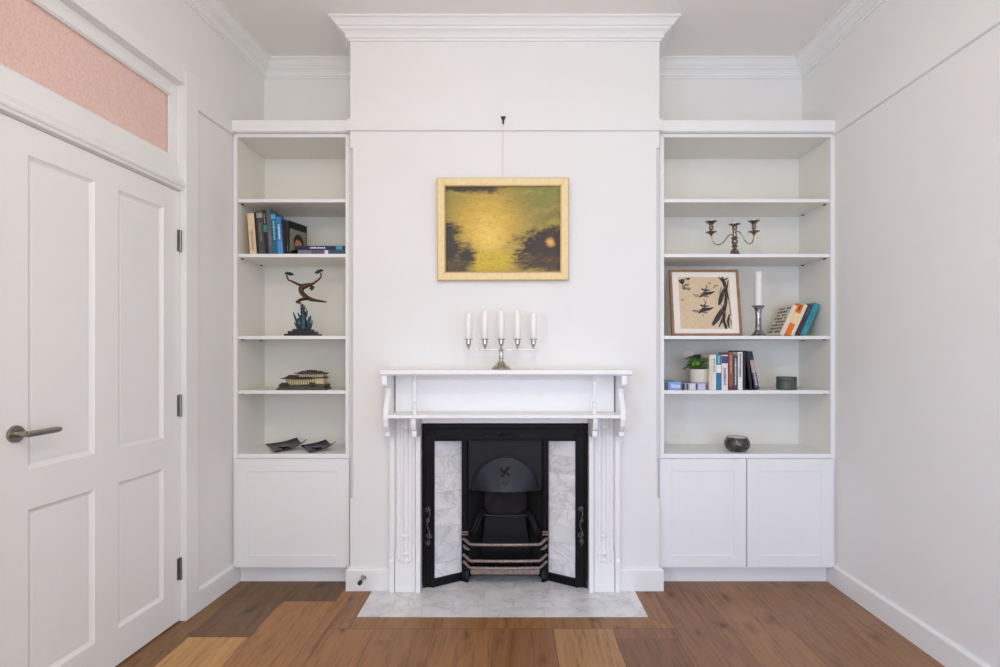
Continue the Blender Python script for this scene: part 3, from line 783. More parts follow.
# ------------------------------------------------------------------ five-arm candelabra on the mantel
cy = 2.672; cs = F / cy; cx0 = PX(501.2, cy); cz = 1.1812
cd = thing('candelabra', 'five-cup antique silver candelabra with a flared foot on the mantel shelf', 'candelabra', (cx0, cy, cz))
m = MB(); m.lathe([(.0001, 0), (.050, 0), (.051, .004), (.048, .008), (.040, .014), (.028, .024), (.018, .036), (.013, .044), (.0115, .05), (.0135, .056), (.011, .062), (.0105, .094), (.0125, .100), (.0105, .104), (.0001, .104)], (cx0, cy, cz), 28)
m.build('stem', M['silver'], cd, smooth=True)
m = MB(); m.box(cx0 - .172, cx0 + .172, cy - .005, cy + .005, cz + .0985, cz + .1025); m.build('arm_bar', M['silver'], cd, bevel=.001)
cupx = [-.168, -.084, 0, .084, .166]
for i, dx in enumerate(cupx):
    m = MB(); m.lathe([(.0001, .102), (.004, .102), (.004, .112), (.0065, .116), (.0045, .120), (.010, .123), (.0125, .127), (.0115, .145), (.012, .152), (.0230, .154), (.0235, .1565), (.014, .157), (.0135, .157), (.0125, .130), (.0001, .130)], (cx0 + dx, cy, cz), 20)
    m.build('candle_cup', M['silver'], cd, smooth=True)
ordn = ['first', 'second', 'middle', 'fourth', 'last']
lbl = ['white taper candle at the door end of the mantel candelabra', 'white taper candle between the middle and door-end tapers on the mantel',
       'white taper candle in the centre cup of the mantel candelabra', 'white taper candle one cup from the centre, nearer the wide bookcase', 'white taper candle at the wide-bookcase end of the mantel candelabra']
t0 = thing('taper_candle', lbl[0], 'candle', (cx0 + cupx[0], cy, cz + .1308), group='tapers in the mantel candelabra')
m = MB(); m.lathe([(.0001, 0), (.0118, 0), (.0125, .02), (.0165, .028), (.0168, .12), (.0160, .150), (.013, .164), (.007, .170), (.0001, .172)], (0, 0, 0), 20)
m = MB(); m.lathe([(.0001, 0), (.0116, 0), (.0118, .022), (.0150, .0262), (.0158, .10), (.0155, .160), (.0135, .176), (.008, .184), (.0001, .187)], (0, 0, 0), 20)
m.build('wax', M['wax'], t0, local=True, smooth=True)
m = MB(); m.tube([(0, 0, .185), (.0005, 0, .189), (.0015, 0, .192)], .0009, 6); m.build('wick', M['wick'], t0, local=True)
for i in range(1, 5):
    d_ = dup(t0, (cx0 + cupx[i], cy, cz + .1308), lbl[i])
    if i == 4: d_.scale = (1, 1, .87)
    else: d_.scale = (1, 1, .94)
t0.scale = (1, 1, .87)

# ------------------------------------------------------------------ painting on its cord
px0, px1 = 437.2, 568.8
pc = Vector((PX((px0 + px1) / 2, 2.765), 2.775, PZ(280.9, 2.775)))
pw, phh = .697, .541
pt = thing('painting', 'golden hazy seascape painting in a cream gilt frame above the mantel', 'painting', pc, (math.radians(1.2), math.radians(-.1), 0))
m = MB(); fw = .040
def fr(m, x0, x1, z0, z1, f, y0, y1):
    m.prism([(x0, z0), (x1, z0), (x1 - f, z0 + f), (x0 + f, z0 + f)], 'y', y0, y1); m.prism([(x0, z1), (x0 + f, z1 - f), (x1 - f, z1 - f), (x1, z1)], 'y', y0, y1)
    m.prism([(x0, z0), (x0 + f, z0 + f), (x0 + f, z1 - f), (x0, z1)], 'y', y0, y1); m.prism([(x1, z0), (x1, z1), (x1 - f, z1 - f), (x1 - f, z0 + f)], 'y', y0, y1)
fr(m, -pw / 2 + .004, pw / 2 - .004, .004, phh - .004, fw - .004, -.026, -.004)
m.build('picture_frame', M['goldframe'], pt, local=True, bevel=.002)
m = MB(); fr(m, -pw / 2, pw / 2, 0, phh, .007, -.020, -.002); fr(m, -pw / 2 + .0405, pw / 2 - .0405, .0405, phh - .0405, .005, -.0245, -.008)
m.build('frame_edge', M['goldedge'], pt, local=True, bevel=.001)
m = MB(); m.box(-pw / 2 + .041, pw / 2 - .041, -.012, -.006, .041, phh - .041); m.build('canvas', M['painting'], pt, local=True)
hk = thing('picture_hook', 'small black picture-rail hook above the seascape painting', 'hook', (PX(503.2, 2.757), 2.757, 2.50))
hx = PX(503.2, 2.757)
m = MB(); m.prism([(hx - .013, 2.521), (hx + .013, 2.521), (hx + .009, 2.508), (hx + .0045, 2.500), (hx + .0045, 2.484), (hx - .0045, 2.484), (hx - .0045, 2.500), (hx - .009, 2.508)], 'y', 2.757, 2.7625)
m.box(hx - .012, hx + .012, 2.757, 2.776, 2.517, 2.521)
m.tube([(hx, 2.757, 2.494), (hx, 2.745, 2.484), (hx, 2.744, 2.478), (hx, 2.752, 2.478)], .003, 8); m.build('hook_plate', M['blackmetal'], hk, bevel=.001)
Tp = (Matrix.Translation(pc) @ Matrix.Rotation(math.radians(-.1), 4, 'Y') @ Matrix.Rotation(math.radians(1.2), 4, 'X')).inverted()
m = MB(Tp); m.tube([(hx, 2.746, 2.481), (hx - .001, 2.750, 2.35), (hx - .002, 2.757, 2.185)], .0011, 6)
m.build('picture_cord', M['cord'], pt, local=True)

# door stop on the chimney-breast baseboard
dsx, dsz = PX(363.8, 2.762), PZ(577, 2.762)
ds = thing('door_stop', 'small steel door stop with black rubber tip on the baseboard beside the hearth', 'door stop', (dsx, 2.762, dsz))
Ry = Matrix.Rotation(PI / 2, 3, 'X')
m = MB(); m.lathe([(.0001, 0), (.014, 0), (.014, .003), (.0085, .005), (.0085, .060), (.0001, .060)], (dsx, 2.7615, dsz), 20, R=Ry); m.build('post', M['nickel'], ds, smooth=True)
m = MB(); m.lathe([(.0001, .060), (.0105, .060), (.0112, .065), (.0112, .076), (.009, .079), (.0001, .079)], (dsx, 2.7615, dsz), 20, R=Ry); m.build('rubber_tip', M['blackrubber'], ds, smooth=True)

# ------------------------------------------------------------------ books
def book(label, pxl, wpx, h, dep, Y, z, col, lean=0.0, yaw=0.0, bands=(), title=None, group=None, name='book', cover_dots=False, portrait=False, rough=.45):
    """pxl: left edge of the foot; lean > 0 tips the head to the right"""
    w = wpx / (F / Y); xl = PX(pxl, Y)
    if lean > 0: org = (xl + w / math.cos(lean), Y, z + .0006); a_, b_ = -w, 0
    else: org = (xl, Y, z + .0006); a_, b_ = 0, w
    t = thing(name, label, 'book', org, (0, lean, yaw), group)
    cm = cmat(*col, rough=rough)
    e = min(.0025, w * .16)
    m = MB(); m.box(a_, a_ + e, 0, dep, 0, h); m.box(b_ - e, b_, 0, dep, 0, h); m.box(a_, b_, -.001, e, 0, h); m.build('cover', cm, t, local=True, bevel=.0006)
    m = MB(); m.box(a_ + e, b_ - e, e, dep - .003, .003, h - .003); m.build('pages', M['paper'], t, local=True)
    for (z0, z1, bc) in bands:
        m = MB(); m.box(a_ + .0004, b_ - .0004, -.0016, -.0008, z0 * h, z1 * h); m.build('spine_band', cmat(*bc), t, local=True)
    if title:
        tc, z0, z1 = title; m = MB(); r = random.Random(int(pxl * 7)); zz = z0 * h
        cxm = (a_ + b_) / 2; hw_ = w * .2
        while zz < z1 * h:
            l = r.uniform(.003, .007)
            m.box(cxm - hw_ * r.uniform(.6, 1), cxm + hw_ * r.uniform(.6, 1), -.0021, -.0014, zz, zz + l); zz += l + r.uniform(.0012, .003)
        m.build('spine_title', cmat(*tc), t, local=True)
    if cover_dots:
        m = MB(); r = random.Random(5)
        for i in range(8):
            for k in range(6):
                if r.random() < .1: continue
                y0 = .012 + k * (dep - .02) / 6; zc = .014 + i * (h - .02) / 8
                m.box(a_ - .0006, a_ + .0003, y0, y0 + (dep - .02) / 6 * r.uniform(.55, .8), zc, zc + .012)
        m.build('cover_lettering', cmat(40, 38, 34), t, local=True)
    if portrait:
        m = MB(); m.box(b_ - .0002, b_ + .0006, .008, dep - .006, .012, h * .78); m.build('cover_photo', cmat(128, 126, 112), t, local=True)
        m = MB(); n = 20
        m.prism([(dep * .52 + .030 * math.cos(2 * PI * i / n), h * .36 + .040 * math.sin(2 * PI * i / n)) for i in range(n)], 'x', b_ + .0004, b_ + .0012); m.build('printed_face', cmat(186, 128, 96), t, local=True)
        m = MB(); pts = [(dep * .52 + .040 * math.cos(th), h * .40 + .050 * math.sin(th)) for th in [PI * 1.15 - i * PI * 1.3 / 14 for i in range(15)]] + [(dep * .52 + .026, h * .40), (dep * .52 + .018, h * .48), (dep * .52 - .016, h * .50), (dep * .52 - .028, h * .42)]
        m.prism(pts, 'x', b_ + .0008, b_ + .0016); m.build('printed_hair', cmat(30, 24, 22), t, local=True)
        m = MB(); m.prism([(.012, .012), (dep - .012, .012), (dep - .02, h * .14), (dep * .6, h * .2), (dep * .45, h * .2), (.02, h * .14)], 'x', b_ + .0003, b_ + .0010); m.build('printed_shoulders', cmat(40, 32, 30), t, local=True)
    return t
L4 = math.radians(-4.2); Yb = 2.868; zs2 = 1.8085; G1 = 'books leaning on the shelf above the dancer statue'
px = 250.2
for (wp, hp, dep, col, bands, title, label) in (
    (6.8, 41, .15, (222, 200, 160), (), ((180, 150, 120), .1, .6), 'cream paperback, the book nearest the door on the upper shelf'),
    (2.3, 42, .15, (26, 20, 20), (), None, 'thin black book between the cream paperback and the thick charcoal one'),
    (6.2, 43.5, .16, (72, 66, 68), ((.84, .95, (150, 148, 140)),), ((120, 112, 110), .3, .7), 'thick charcoal book with a pale block at the top of its spine'),
    (3.6, 44.5, .16, (20, 24, 26), ((.50, .66, (30, 130, 100)),), ((140, 150, 150), .7, .92), 'slim black book with a green patch on its spine'),
    (4.6, 45.5, .17, (86, 88, 94), (), ((120, 122, 128), .2, .5), 'mid-grey book, tallest in the leaning row'),
    (4.6, 41, .16, (20, 96, 122), ((.86, .97, (70, 160, 190)),), ((150, 205, 215), .35, .8), 'dark teal book with pale lettering in the leaning row'),
    (5.4, 37.5, .16, (52, 120, 182), ((.0, .35, (74, 140, 205)),), ((215, 225, 240), .4, .8), 'bright blue book with white lettering in the leaning row'),
    (2.0, 35, .14, (22, 26, 40), (), None, 'thin navy book beside the portrait cover'),
):
    book(label, px, wp * .97, hp / 181.2, dep, Yb, zs2, col, L4, 0, bands, title, G1); px += wp * .97 / math.cos(L4) + .12
book('black book turned to show a portrait of a dark-haired person on its cover', px + .9, 2.6, .188, .150, Yb, zs2, (24, 22, 22), 0, math.radians(-17), (), ((150, 110, 90), .1, .25), G1, portrait=True)
def flat_book(label, x0, x1, Y, z, h, dep, col, title=None, bands=(), yaw=0):
    t = thing('book', label, 'book', ((x0 + x1) / 2, Y, z + .0006), (0, 0, yaw)); w = x1 - x0; e = .0022; a_, b_ = -w / 2, w / 2
    m = MB(); m.box(a_, b_, 0, dep, 0, e); m.box(a_, b_, 0, dep, h - e, h); m.box(a_, b_, -.001, e, 0, h); m.build('cover', cmat(*col), t, local=True, bevel=.0006)
    m = MB(); m.box(a_ + .003, b_ - .003, e, dep - .003, e, h - e); m.build('pages', M['paper'], t, local=True)
    for (u0, u1, c) in bands:
        m = MB(); m.box(a_ + u0 * w, a_ + u1 * w, -.0016, -.0006, .0015, h - .0015); m.build('spine_band', cmat(*c), t, local=True)
    if title:
        m = MB(); tc, u0, u1 = title; r = random.Random(int(x0 * 100)); u = u0 * w
        while u < u1 * w:
            l = r.uniform(.004, .009); m.box(a_ + u, a_ + u + l, -.0022, -.0014, h * .3, h * r.uniform(.6, .75)); u += l + .003
        m.build('spine_title', cmat(*tc), t, local=True)
    return t
flat_book('grey-mauve hardback lying flat at the bottom of the two-book pile', -1.178, -.9105, 2.862, zs2, .0235, .17, (92, 84, 108), None, ((.0, .28, (110, 118, 130)), (.55, .62, (215, 220, 215)), (.66, 1, (38, 78, 92))))
flat_book('navy hardback with white lettering lying on the grey-mauve one', -1.196, -.912, 2.864, zs2 + .0247, .022, .165, (30, 32, 74), ((225, 225, 225), .30, .58), ((.0, .13, (20, 20, 30)), (.80, .92, (70, 150, 170))))

zs3 = 1.3595; R22 = math.radians(24.5); Y3 = 2.925; G2 = 'books leaning beside the pewter candlestick'
px = 778.8; h3 = .187
for (wp, hh_, col, bands, title, label, dots) in (
    (4.6, h3, (222, 212, 190), (), None, 'cream book with rows of dark lettering on its cover, nearest the candlestick', True),
    (6.0, h3 + .003, (226, 112, 28), ((.38, .72, (236, 206, 150)),), ((60, 40, 30), .8, .95), 'orange and cream banded paperback in the leaning row', False),
    (3.6, h3 + .004, (226, 212, 186), (), None, 'narrow plain cream paperback behind the orange one', False),
    (5.6, h3 + .002, (62, 50, 56), (), ((70, 90, 110), .6, .9), 'dark plum book between the plain cream and turquoise ones', False),
    (5.6, h3 + .008, (44, 146, 160), (), ((30, 110, 125), .3, .7), 'turquoise book leaning on the bookcase side', False)):
    book(label, px, wp * .93, hh_, .15, Y3, zs3, col, R22, 0, bands, title, G2, cover_dots=dots); px += wp * .93 / math.cos(R22) + .15

zs4 = 1.0605; Y4 = 2.868; G3 = 'upright books beside the potted plant'
for (pl_, wp, hp, dep, col, bands, title, label) in (
    (709.3, 2.6, 35.3, .13, (216, 208, 192), (), None, 'slim cream book standing next to the plant pot'),
    (712.1, 3.9, 35.6, .13, (222, 218, 204), (), ((120, 90, 80), .5, .9), 'off-white paperback between the slim cream and teal-spined books'),
    (716.2, 5.0, 36, .13, (24, 128, 140), ((.48, .70, (225, 228, 228)), (0, .48, (30, 116, 152))), ((160, 210, 215), .74, .95), 'teal and blue spined paperback with a white band'),
    (721.6, 6.2, 35.2, .13, (222, 216, 216), ((.76, .97, (72, 62, 112)),), ((120, 110, 130), .15, .6), 'white paperback with a purple block at the top of its spine'),
    (728.6, 4.4, 37.6, .14, (142, 78, 62), ((0, .10, (110, 40, 30)),), ((205, 150, 120), .45, .9), 'reddish-brown paperback in the upright row'),
    (733.3, 4.3, 34.8, .14, (66, 60, 62), (), ((210, 210, 205), .15, .9), 'dark grey book with white lettering down its spine'),
    (737.9, 4.6, 38, .14, (222, 222, 220), (), ((70, 70, 74), .35, .95), 'tall white paperback with fine black lettering'),
    (742.9, 2.5, 39.5, .14, (20, 17, 20), (), None, 'black hardback upright beside the tall white paperback')):
    book(label, pl_, wp, hp / 181.3, dep, Y4, zs4, col, 0, 0, bands, title, G3)
book('thin black book tilted between the black hardback and the pictorial navy book', 750.0, 2.4, .205, .14, Y4, zs4, (16, 14, 17), math.radians(-6.5), 0, (), None, G3)
book('navy book with a pictorial spine leaning to one side at the row end', 755.2, 4.4, .2135, .14, Y4, zs4, (28, 30, 48), math.radians(-10.8), 0, ((.45, .78, (176, 150, 140)), (.05, .42, (70, 74, 100))), ((205, 200, 205), .12, .5), G3)
# dark books at the back
for (pl_, wp, col, label) in ((696.6, 5.2, (30, 40, 62), 'dark navy book standing behind the plant'), (702.2, 3.0, (104, 32, 44), 'maroon book standing behind the plant'), (705.6, 3.2, (24, 62, 56), 'bottle-green book standing behind the plant')):
    book(label, pl_, wp, .195, .115, 3.035, zs4, col, 0, 0, (), None, 'books standing behind the plant')
t = thing('book', 'black hardback standing face-out behind the upright row', 'book', (PX(739, 3.03), 3.03, zs4 + .0006), (math.radians(-2), 0, 0))
m = MB(); wb, hb_ = .105, .218
m.box(-wb / 2, wb / 2, 0, .0022, 0, hb_); m.box(-wb / 2, wb / 2, .016, .0182, 0, hb_); m.box(-wb / 2, -wb / 2 + .0022, 0, .018, 0, hb_); m.build('cover', cmat(20, 17, 19), t, local=True, bevel=.0005)
m = MB(); m.box(-wb / 2 + .0022, wb / 2 - .003, .0022, .016, .003, hb_ - .003); m.build('pages', M['paper'], t, local=True)
m = MB(); m.box(.0, wb / 2 - .008, -.0006, .0002, .02, .055); m.build('cover_picture', cmat(120, 92, 80), t, local=True)

# books lying under the pot
flat_book('light blue hardback lying flat against the bookcase side', .8335, .9325, 2.866, zs4, .046, .2, (120, 158, 205), ((215, 225, 240), .45, .9), ((0, .28, (72, 84, 82)),))
pb = flat_book('grey and white mottled hardback lying under the plant pot', .9355, 1.083, 2.866, zs4, .038, .2, (160, 160, 176), None, ((.0, .12, (40, 42, 52)), (.17, .24, (60, 62, 70)), (.30, .50, (205, 205, 215)), (.53, .58, (62, 60, 72)), (.62, .86, (190, 192, 214)), (.90, .97, (70, 62, 78))))

# ------------------------------------------------------------------ potted plant
ppY = 2.925; ppx = PX(698.6, ppY); ppz = zs4 + .0006 + .038 + .0008
pp = thing('potted_plant', 'leafy potted plant with pale pink blossom in a cream pot on a flat book', 'plant', (ppx, ppY, ppz))
m = MB(); m.lathe([(.0001, 0), (.044, 0), (.047, .003), (.051, .072), (.0515, .076), (.048, .076), (.047, .066), (.0001, .066)], (ppx, ppY, ppz), 32); m.build('pot', M['potclay'], pp, smooth=True)
m = MB(); m.lathe([(.0001, .070), (.0465, .067), (.0001, .0662)], (ppx, ppY, ppz), 20); m.build('soil', M['soil'], pp)
r = random.Random(21); lf = MB(); stm = MB()
def leaf(mb, base, az, reach, rise, droop, wd, L):
    """curved leaf blade: quads along an arching midrib"""
    n = 6; d = Vector((math.cos(az), math.sin(az), 0)); s_ = Vector((-d.y, d.x, 0)); vs = []; fs = []
    p0 = Vector(base)
    for i in range(n + 1):
        t_ = i / n
        c = p0 + d * L * t_ + Vector((0, 0, rise * t_ - droop * t_ * t_))
        wv = wd * math.sin(PI * (t_ * .93 + .04)) ** .7
        for k in (-1, 0, 1): vs.append(c + s_ * wv * k + Vector((0, 0, .004 * abs(k))))
    for i in range(n):
        for k in range(2): fs.append([i * 3 + k, i * 3 + k + 1, (i + 1) * 3 + k + 1, (i + 1) * 3 + k])
    nb = len(vs); vs += [v + Vector((0, 0, -.0006)) for v in vs]; fs += [[q + nb for q in f][::-1] for f in fs]
    mb.add(vs, fs)
for i in range(46):
    az = r.uniform(0, 2 * PI); sh_ = r.uniform(.01, .042); ht = r.uniform(.0, .062)
    top = Vector((ppx + sh_ * math.cos(az), ppY + sh_ * math.sin(az), ppz + .076 + ht))
    stm.tube([(ppx + .02 * math.cos(az), ppY + .02 * math.sin(az), ppz + .066), top], .0011, 5)
    leaf(lf, top, az + r.uniform(-.6, .6), 0, r.uniform(.0, .020), r.uniform(.01, .032), r.uniform(.009, .015), r.uniform(.028, .048))
for az, L_ in ((PI * .98, .06), (PI * 1.05, .055), (PI * .9, .05)):
    leaf(lf, (ppx - .035, ppY - .01, ppz + .08 + .01 * (L_ * 10 % 2)), az, 0, .016, .03, .012, L_)
lf.build('foliage', M['leaf'], pp, smooth=True); stm.build('leaf_stems', M['leaf'], pp)
m = MB(); fx, fz = ppx - .062, ppz + .150
m.tube([(ppx - .012, ppY, ppz + .066), (ppx - .026, ppY - .005, ppz + .105), (ppx - .050, ppY - .012, ppz + .138), (fx, ppY - .012, fz)], .0016, 6); m.build('flower_stem', M['leaf'], pp)
m = MB()
for k in range(9):
    a_ = k * 2.4; cxf = fx + .022 * math.cos(a_) * (k / 9) ** .5; czf = fz + .006 + .018 * math.sin(a_) * (k / 9) ** .5
    for q in range(5): leaf(m, (cxf, ppY - .014 + .008 * math.sin(k), czf), q * 2 * PI / 5 + k, 0, .010, .004, .0065, .016)
m.build('blossom', M['petal'], pp, smooth=True)

# lidded jar
jy = 2.925; jx = PX(786.4, jy)
t = thing('lidded_jar', 'squat dark green lidded stoneware jar on the shelf beside the leaning book', 'jar', (jx, jy, zs4 + .0005))
m = MB(); m.lathe([(.0001, 0), (.050, 0), (.052, .002), (.052, .048), (.0505, .0500), (.0001, .0500)], (jx, jy, zs4 + .0005), 36); m.build('jar_body', M['jar'], t, smooth=True)
m = MB(); m.lathe([(.0001, .0505), (.0505, .0505), (.0525, .0515), (.0525, .068), (.050, .0715), (.0001, .0715)], (jx, jy, zs4 + .0005), 36); m.build('lid', M['jar'], t, smooth=True)
# bowl
by_ = 2.925; bx_ = PX(737, by_); bz = .7150
t = thing('bowl', 'round dark glazed bowl with a pale rosy inside on the lowest open shelf', 'bowl', (bx_, by_, bz))
m = MB(); m.lathe([(.0001, 0), (.034, 0), (.050, .006), (.064, .020), (.0695, .036), (.068, .052), (.062, .066), (.056, .076), (.0545, .079), (.052, .0775), (.0001, .010)][:-1] + [(.0515, .077)], (bx_, by_, bz), 36)
m.build('bowl_body', plain('dark_speckled_glaze', (.035, .035, .034, 1), .18, var=.7, scale=60, coat=.5), t, smooth=True)
m = MB(); m.lathe([(.0512, .0772), (.055, .065), (.060, .045), (.052, .022), (.030, .010), (.0001, .008)], (bx_, by_, bz), 36); o = m.build('bowl_lining', plain('pale_rose_glaze', (.70, .52, .46, 1), .3), t, smooth=True); o['label'] = 'pale rose glazed inside'

# ------------------------------------------------------------------ pewter candlestick and pillar candle
ky = 2.925; kx = PX(758.3, ky)
t = thing('candlestick', 'mottled pewter-glass candlestick beside the framed print', 'candlestick', (kx, ky, zs3 + .0005))
Pf = [(.0001, 0), (.040, 0), (.041, .004), (.036, .009), (.026, .018), (.019, .030), (.0165, .045), (.0155, .07), (.0150, .105), (.0165, .13), (.019, .148), (.026, .158), (.034, .164), (.035, .168), (.030, .169), (.022, .166), (.0001, .165)]
m = MB(); m.lathe([(a_, b_ * 1.02) for a_, b_ in Pf], (kx, ky, zs3 + .0005), 12); m.build('candlestick_body', M['pewter'], t, smooth=True)
t = thing('pillar_candle', 'tall cream candle standing in the pewter candlestick', 'candle', (kx, ky, zs3 + .1695))
m = MB(); m.lathe([(.0001, 0), (.0205, 0), (.0205, .05), (.0195, .182), (.0180, .192), (.013, .195), (.0001, .193)], (kx, ky, zs3 + .1695), 24); m.build('wax', M['waxgrey'], t, smooth=True)
m = MB(); m.tube([(kx, ky, zs3 + .362), (kx + .001, ky, zs3 + .369)], .001, 6); m.build('wick', M['wick'], t)

# ------------------------------------------------------------------ framed ink print leaning in the shelf
fy = 2.868; fx_ = PX(707.7, fy); tilt = math.asin(.058 / .375)
t = thing('framed_print', 'framed ink-brush print of dark birds on tan paper leaning inside the bookcase', 'picture', (fx_, fy + .004, zs3 + .0012), (-tilt, 0, 0))
W2, H2 = .388, .379
m = MB(); fr(m, -W2 / 2, W2 / 2, 0, H2, .013, -.004, .016); m.build('picture_frame', M['oak'], t, local=True, bevel=.001)
m = MB(); m.box(-W2 / 2 + .011, W2 / 2 - .011, .004, .010, .011, H2 - .011); m.build('mount', M['mat'], t, local=True)
ax0, ax1, az0, az1 = -W2 / 2 + .050, W2 / 2 - .052, .040, H2 - .043
def A(u, v): return (ax0 + (ax1 - ax0) * u, az1 - (az1 - az0) * v)
def stroke(mb, pts, ws, grey=False, colr=None):
    mb.col = colr or (GRY if grey else INK)
    P = [Vector(A(*p)) for p in pts]; n = len(P); l = []; rr2 = []
    for i in range(n):
        d_ = (P[min(i + 1, n - 1)] - P[max(i - 1, 0)]).normalized(); nn = Vector((-d_.y, d_.x)); l.append(P[i] + nn * ws[i]); rr2.append(P[i] - nn * ws[i])
    vs = [(p.x, .0027, p.y) for p in l] + [(p.x, .0027, p.y) for p in rr2] + [(p.x, .0031, p.y) for p in l] + [(p.x, .0031, p.y) for p in rr2]
    fs = []
    for i in range(n - 1):
        fs += [[i, i + 1, n + i + 1, n + i], [2*n + i, 3*n + i, 3*n + i + 1, 2*n + i + 1], [i, 2*n + i, 2*n + i + 1, i + 1], [n + i, n + i + 1, 3*n + i + 1, 3*n + i]]
    mb.add(vs, fs)
allm = MB(); allm.col = (.62, .49, .32, 1); allm.box(ax0, ax1, .0030, .0045, az0, az1)
ink = gry = allm
INK = (.05, .046, .044, 1); GRY = (.21, .18, .15, 1); sr = random.Random(4)
# gnarled trunk down the far side
for (p, w_) in ((((.86, .0), (.90, .12), (.93, .30), (.90, .5), (.86, .68), (.84, .85), (.88, 1.0)), (.006, .011, .008, .010, .008, .009, .006)),
                (((.80, .0), (.86, .08), (.97, .02)), (.004, .007, .003)), (((.98, .06), (.94, .25), (.98, .55), (.99, .75)), (.003, .004, .002, .002)),
                (((.90, .22), (.84, .34), (.80, .46), (.76, .55)), (.006, .013, .012, .003)), (((.88, .55), (.80, .68), (.72, .80), (.62, .93)), (.005, .013, .015, .008)),
                (((.88, .70), (.82, .82), (.74, .97)), (.004, .007, .003)), (((.96, .72), (.92, .86), (.94, .98)), (.004, .008, .003))):
    stroke(ink, p, w_)
for i in range(12):
    u = sr.uniform(.80, .97); v = sr.uniform(.1, .95); stroke(gry, grey=True, pts=((u, v), (u + sr.uniform(-.06, .05), v + .06), (u + sr.uniform(-.08, .06), v + .13)), ws=(.002, sr.uniform(.004, .008), .001))
# corner foliage
for i in range(9):
    u = sr.uniform(.0, .16); v = sr.uniform(.0, .22); stroke(ink, ((u, v), (u + .05, v + .02), (u + .09, v + sr.uniform(-.02, .04))), (.003, sr.uniform(.006, .010), .002), grey=i % 2 == 0)
# two birds
for (u, v) in ((.50, .32), (.46, .63)):
    stroke(ink, ((u - .10, v + .07), (u, v), (u + .12, v - .01), (u + .20, v - .04)), (.003, .012, .008, .002))
    stroke(ink, ((u - .06, v - .09), (u + .02, v - .06), (u + .12, v - .07)), (.004, .006, .002))
    stroke(gry, grey=True, pts=((u - .08, v + .0), (u, v + .045), (u + .08, v + .07)), ws=(.003, .008, .003))
    stroke(ink, ((u + .04, v - .17), (u + .05, v - .12), (u + .01, v - .07)), (.002, .003, .003))
    for k in range(4): stroke(ink, ((u - .22 + .03 * k, v + .08 * sr.random()), (u - .18 + .03 * k, v + .03 + .06 * sr.random())), (.002, .003))
    stroke(gry, grey=True, pts=((u - .03, v + .10), (u + .0, v + .14)), ws=(.003, .002))
stroke(ink, ((.68, .22), (.72, .16), (.78, .17)), (.002, .003, .002))
for (u, v) in ((.06, .44), (.61, .11)): stroke(allm, ((u - .02, v), (u + .02, v + .01)), (.005, .006), colr=(.42, .18, .09, 1))
allm.build('art_paper', M['art'], t, local=True)

# ------------------------------------------------------------------ three-arm candelabra on the upper shelf
vy_ = 2.875; vs_ = F / vy_; vx_ = PX(734.6, vy_); vz = zs2 + .0005
t = thing('candelabra', 'tarnished three-branch candelabra without candles on the wide bookcase', 'candelabra', (vx_, vy_, vz))
u = 1 / 8.333 / vs_
def VV(x, y): return (vx_ + (x - 621) * u, vy_, vz + (404 - y) * u)
m = MB(); prof_ = [(46, 404), (48, 401), (44, 396), (34, 388), (30, 378), (33, 370), (20, 362), (14, 352), (17, 342), (28, 334), (18, 326), (16, 318), (26, 305), (27, 292), (17, 280), (26, 270), (32, 264), (20, 258), (16, 246), (19, 232), (14, 222), (18, 208), (15, 198), (19, 188), (22, 176), (18, 168), (26, 160), (46, 154), (47, 149), (26, 148), (18, 160)]
m.lathe([(.0001, 0)] + [(a_ * u, (404 - b_) * u) for a_, b_ in prof_] + [(.0001, (404 - 160) * u)], (vx_, vy_, vz), 24); m.build('stem', M['oldsilver'], t, smooth=True)
for (P_, cx_, dz_) in (([(608, 240), (588, 234), (566, 250), (545, 280), (520, 308), (490, 322), (462, 316), (440, 296), (430, 268), (426, 246)], 426, 0),
                       ([(634, 212), (652, 210), (672, 224), (688, 250), (706, 284), (730, 310), (750, 314), (768, 302), (778, 276), (782, 240)], 782, -5)):
    m = MB(); m.tube([VV(*p) for p in P_], .0034, 8); arm = m.build('arm', M['oldsilver'], t, smooth=True); WL[arm.name] = WL[t.name]
    c = VV(cx_, 0); m = MB()
    pr = [(8, 250), (10, 240), (16, 234), (24, 226), (44, 219), (46, 215), (24, 214), (13, 207), (11, 200), (18, 190), (20, 178), (13, 168), (15, 160), (20, 150), (30, 138), (46, 132), (47, 127), (26, 126), (17, 140)]
    m.lathe([(.0001, (404 - 252 - dz_) * u)] + [(a_ * u, (404 - b_ - dz_) * u) for a_, b_ in pr] + [(.0001, (404 - 142 - dz_) * u)], (c[0], vy_, vz), 22)
    m.build('candle_cup', M['oldsilver'], arm, smooth=True)

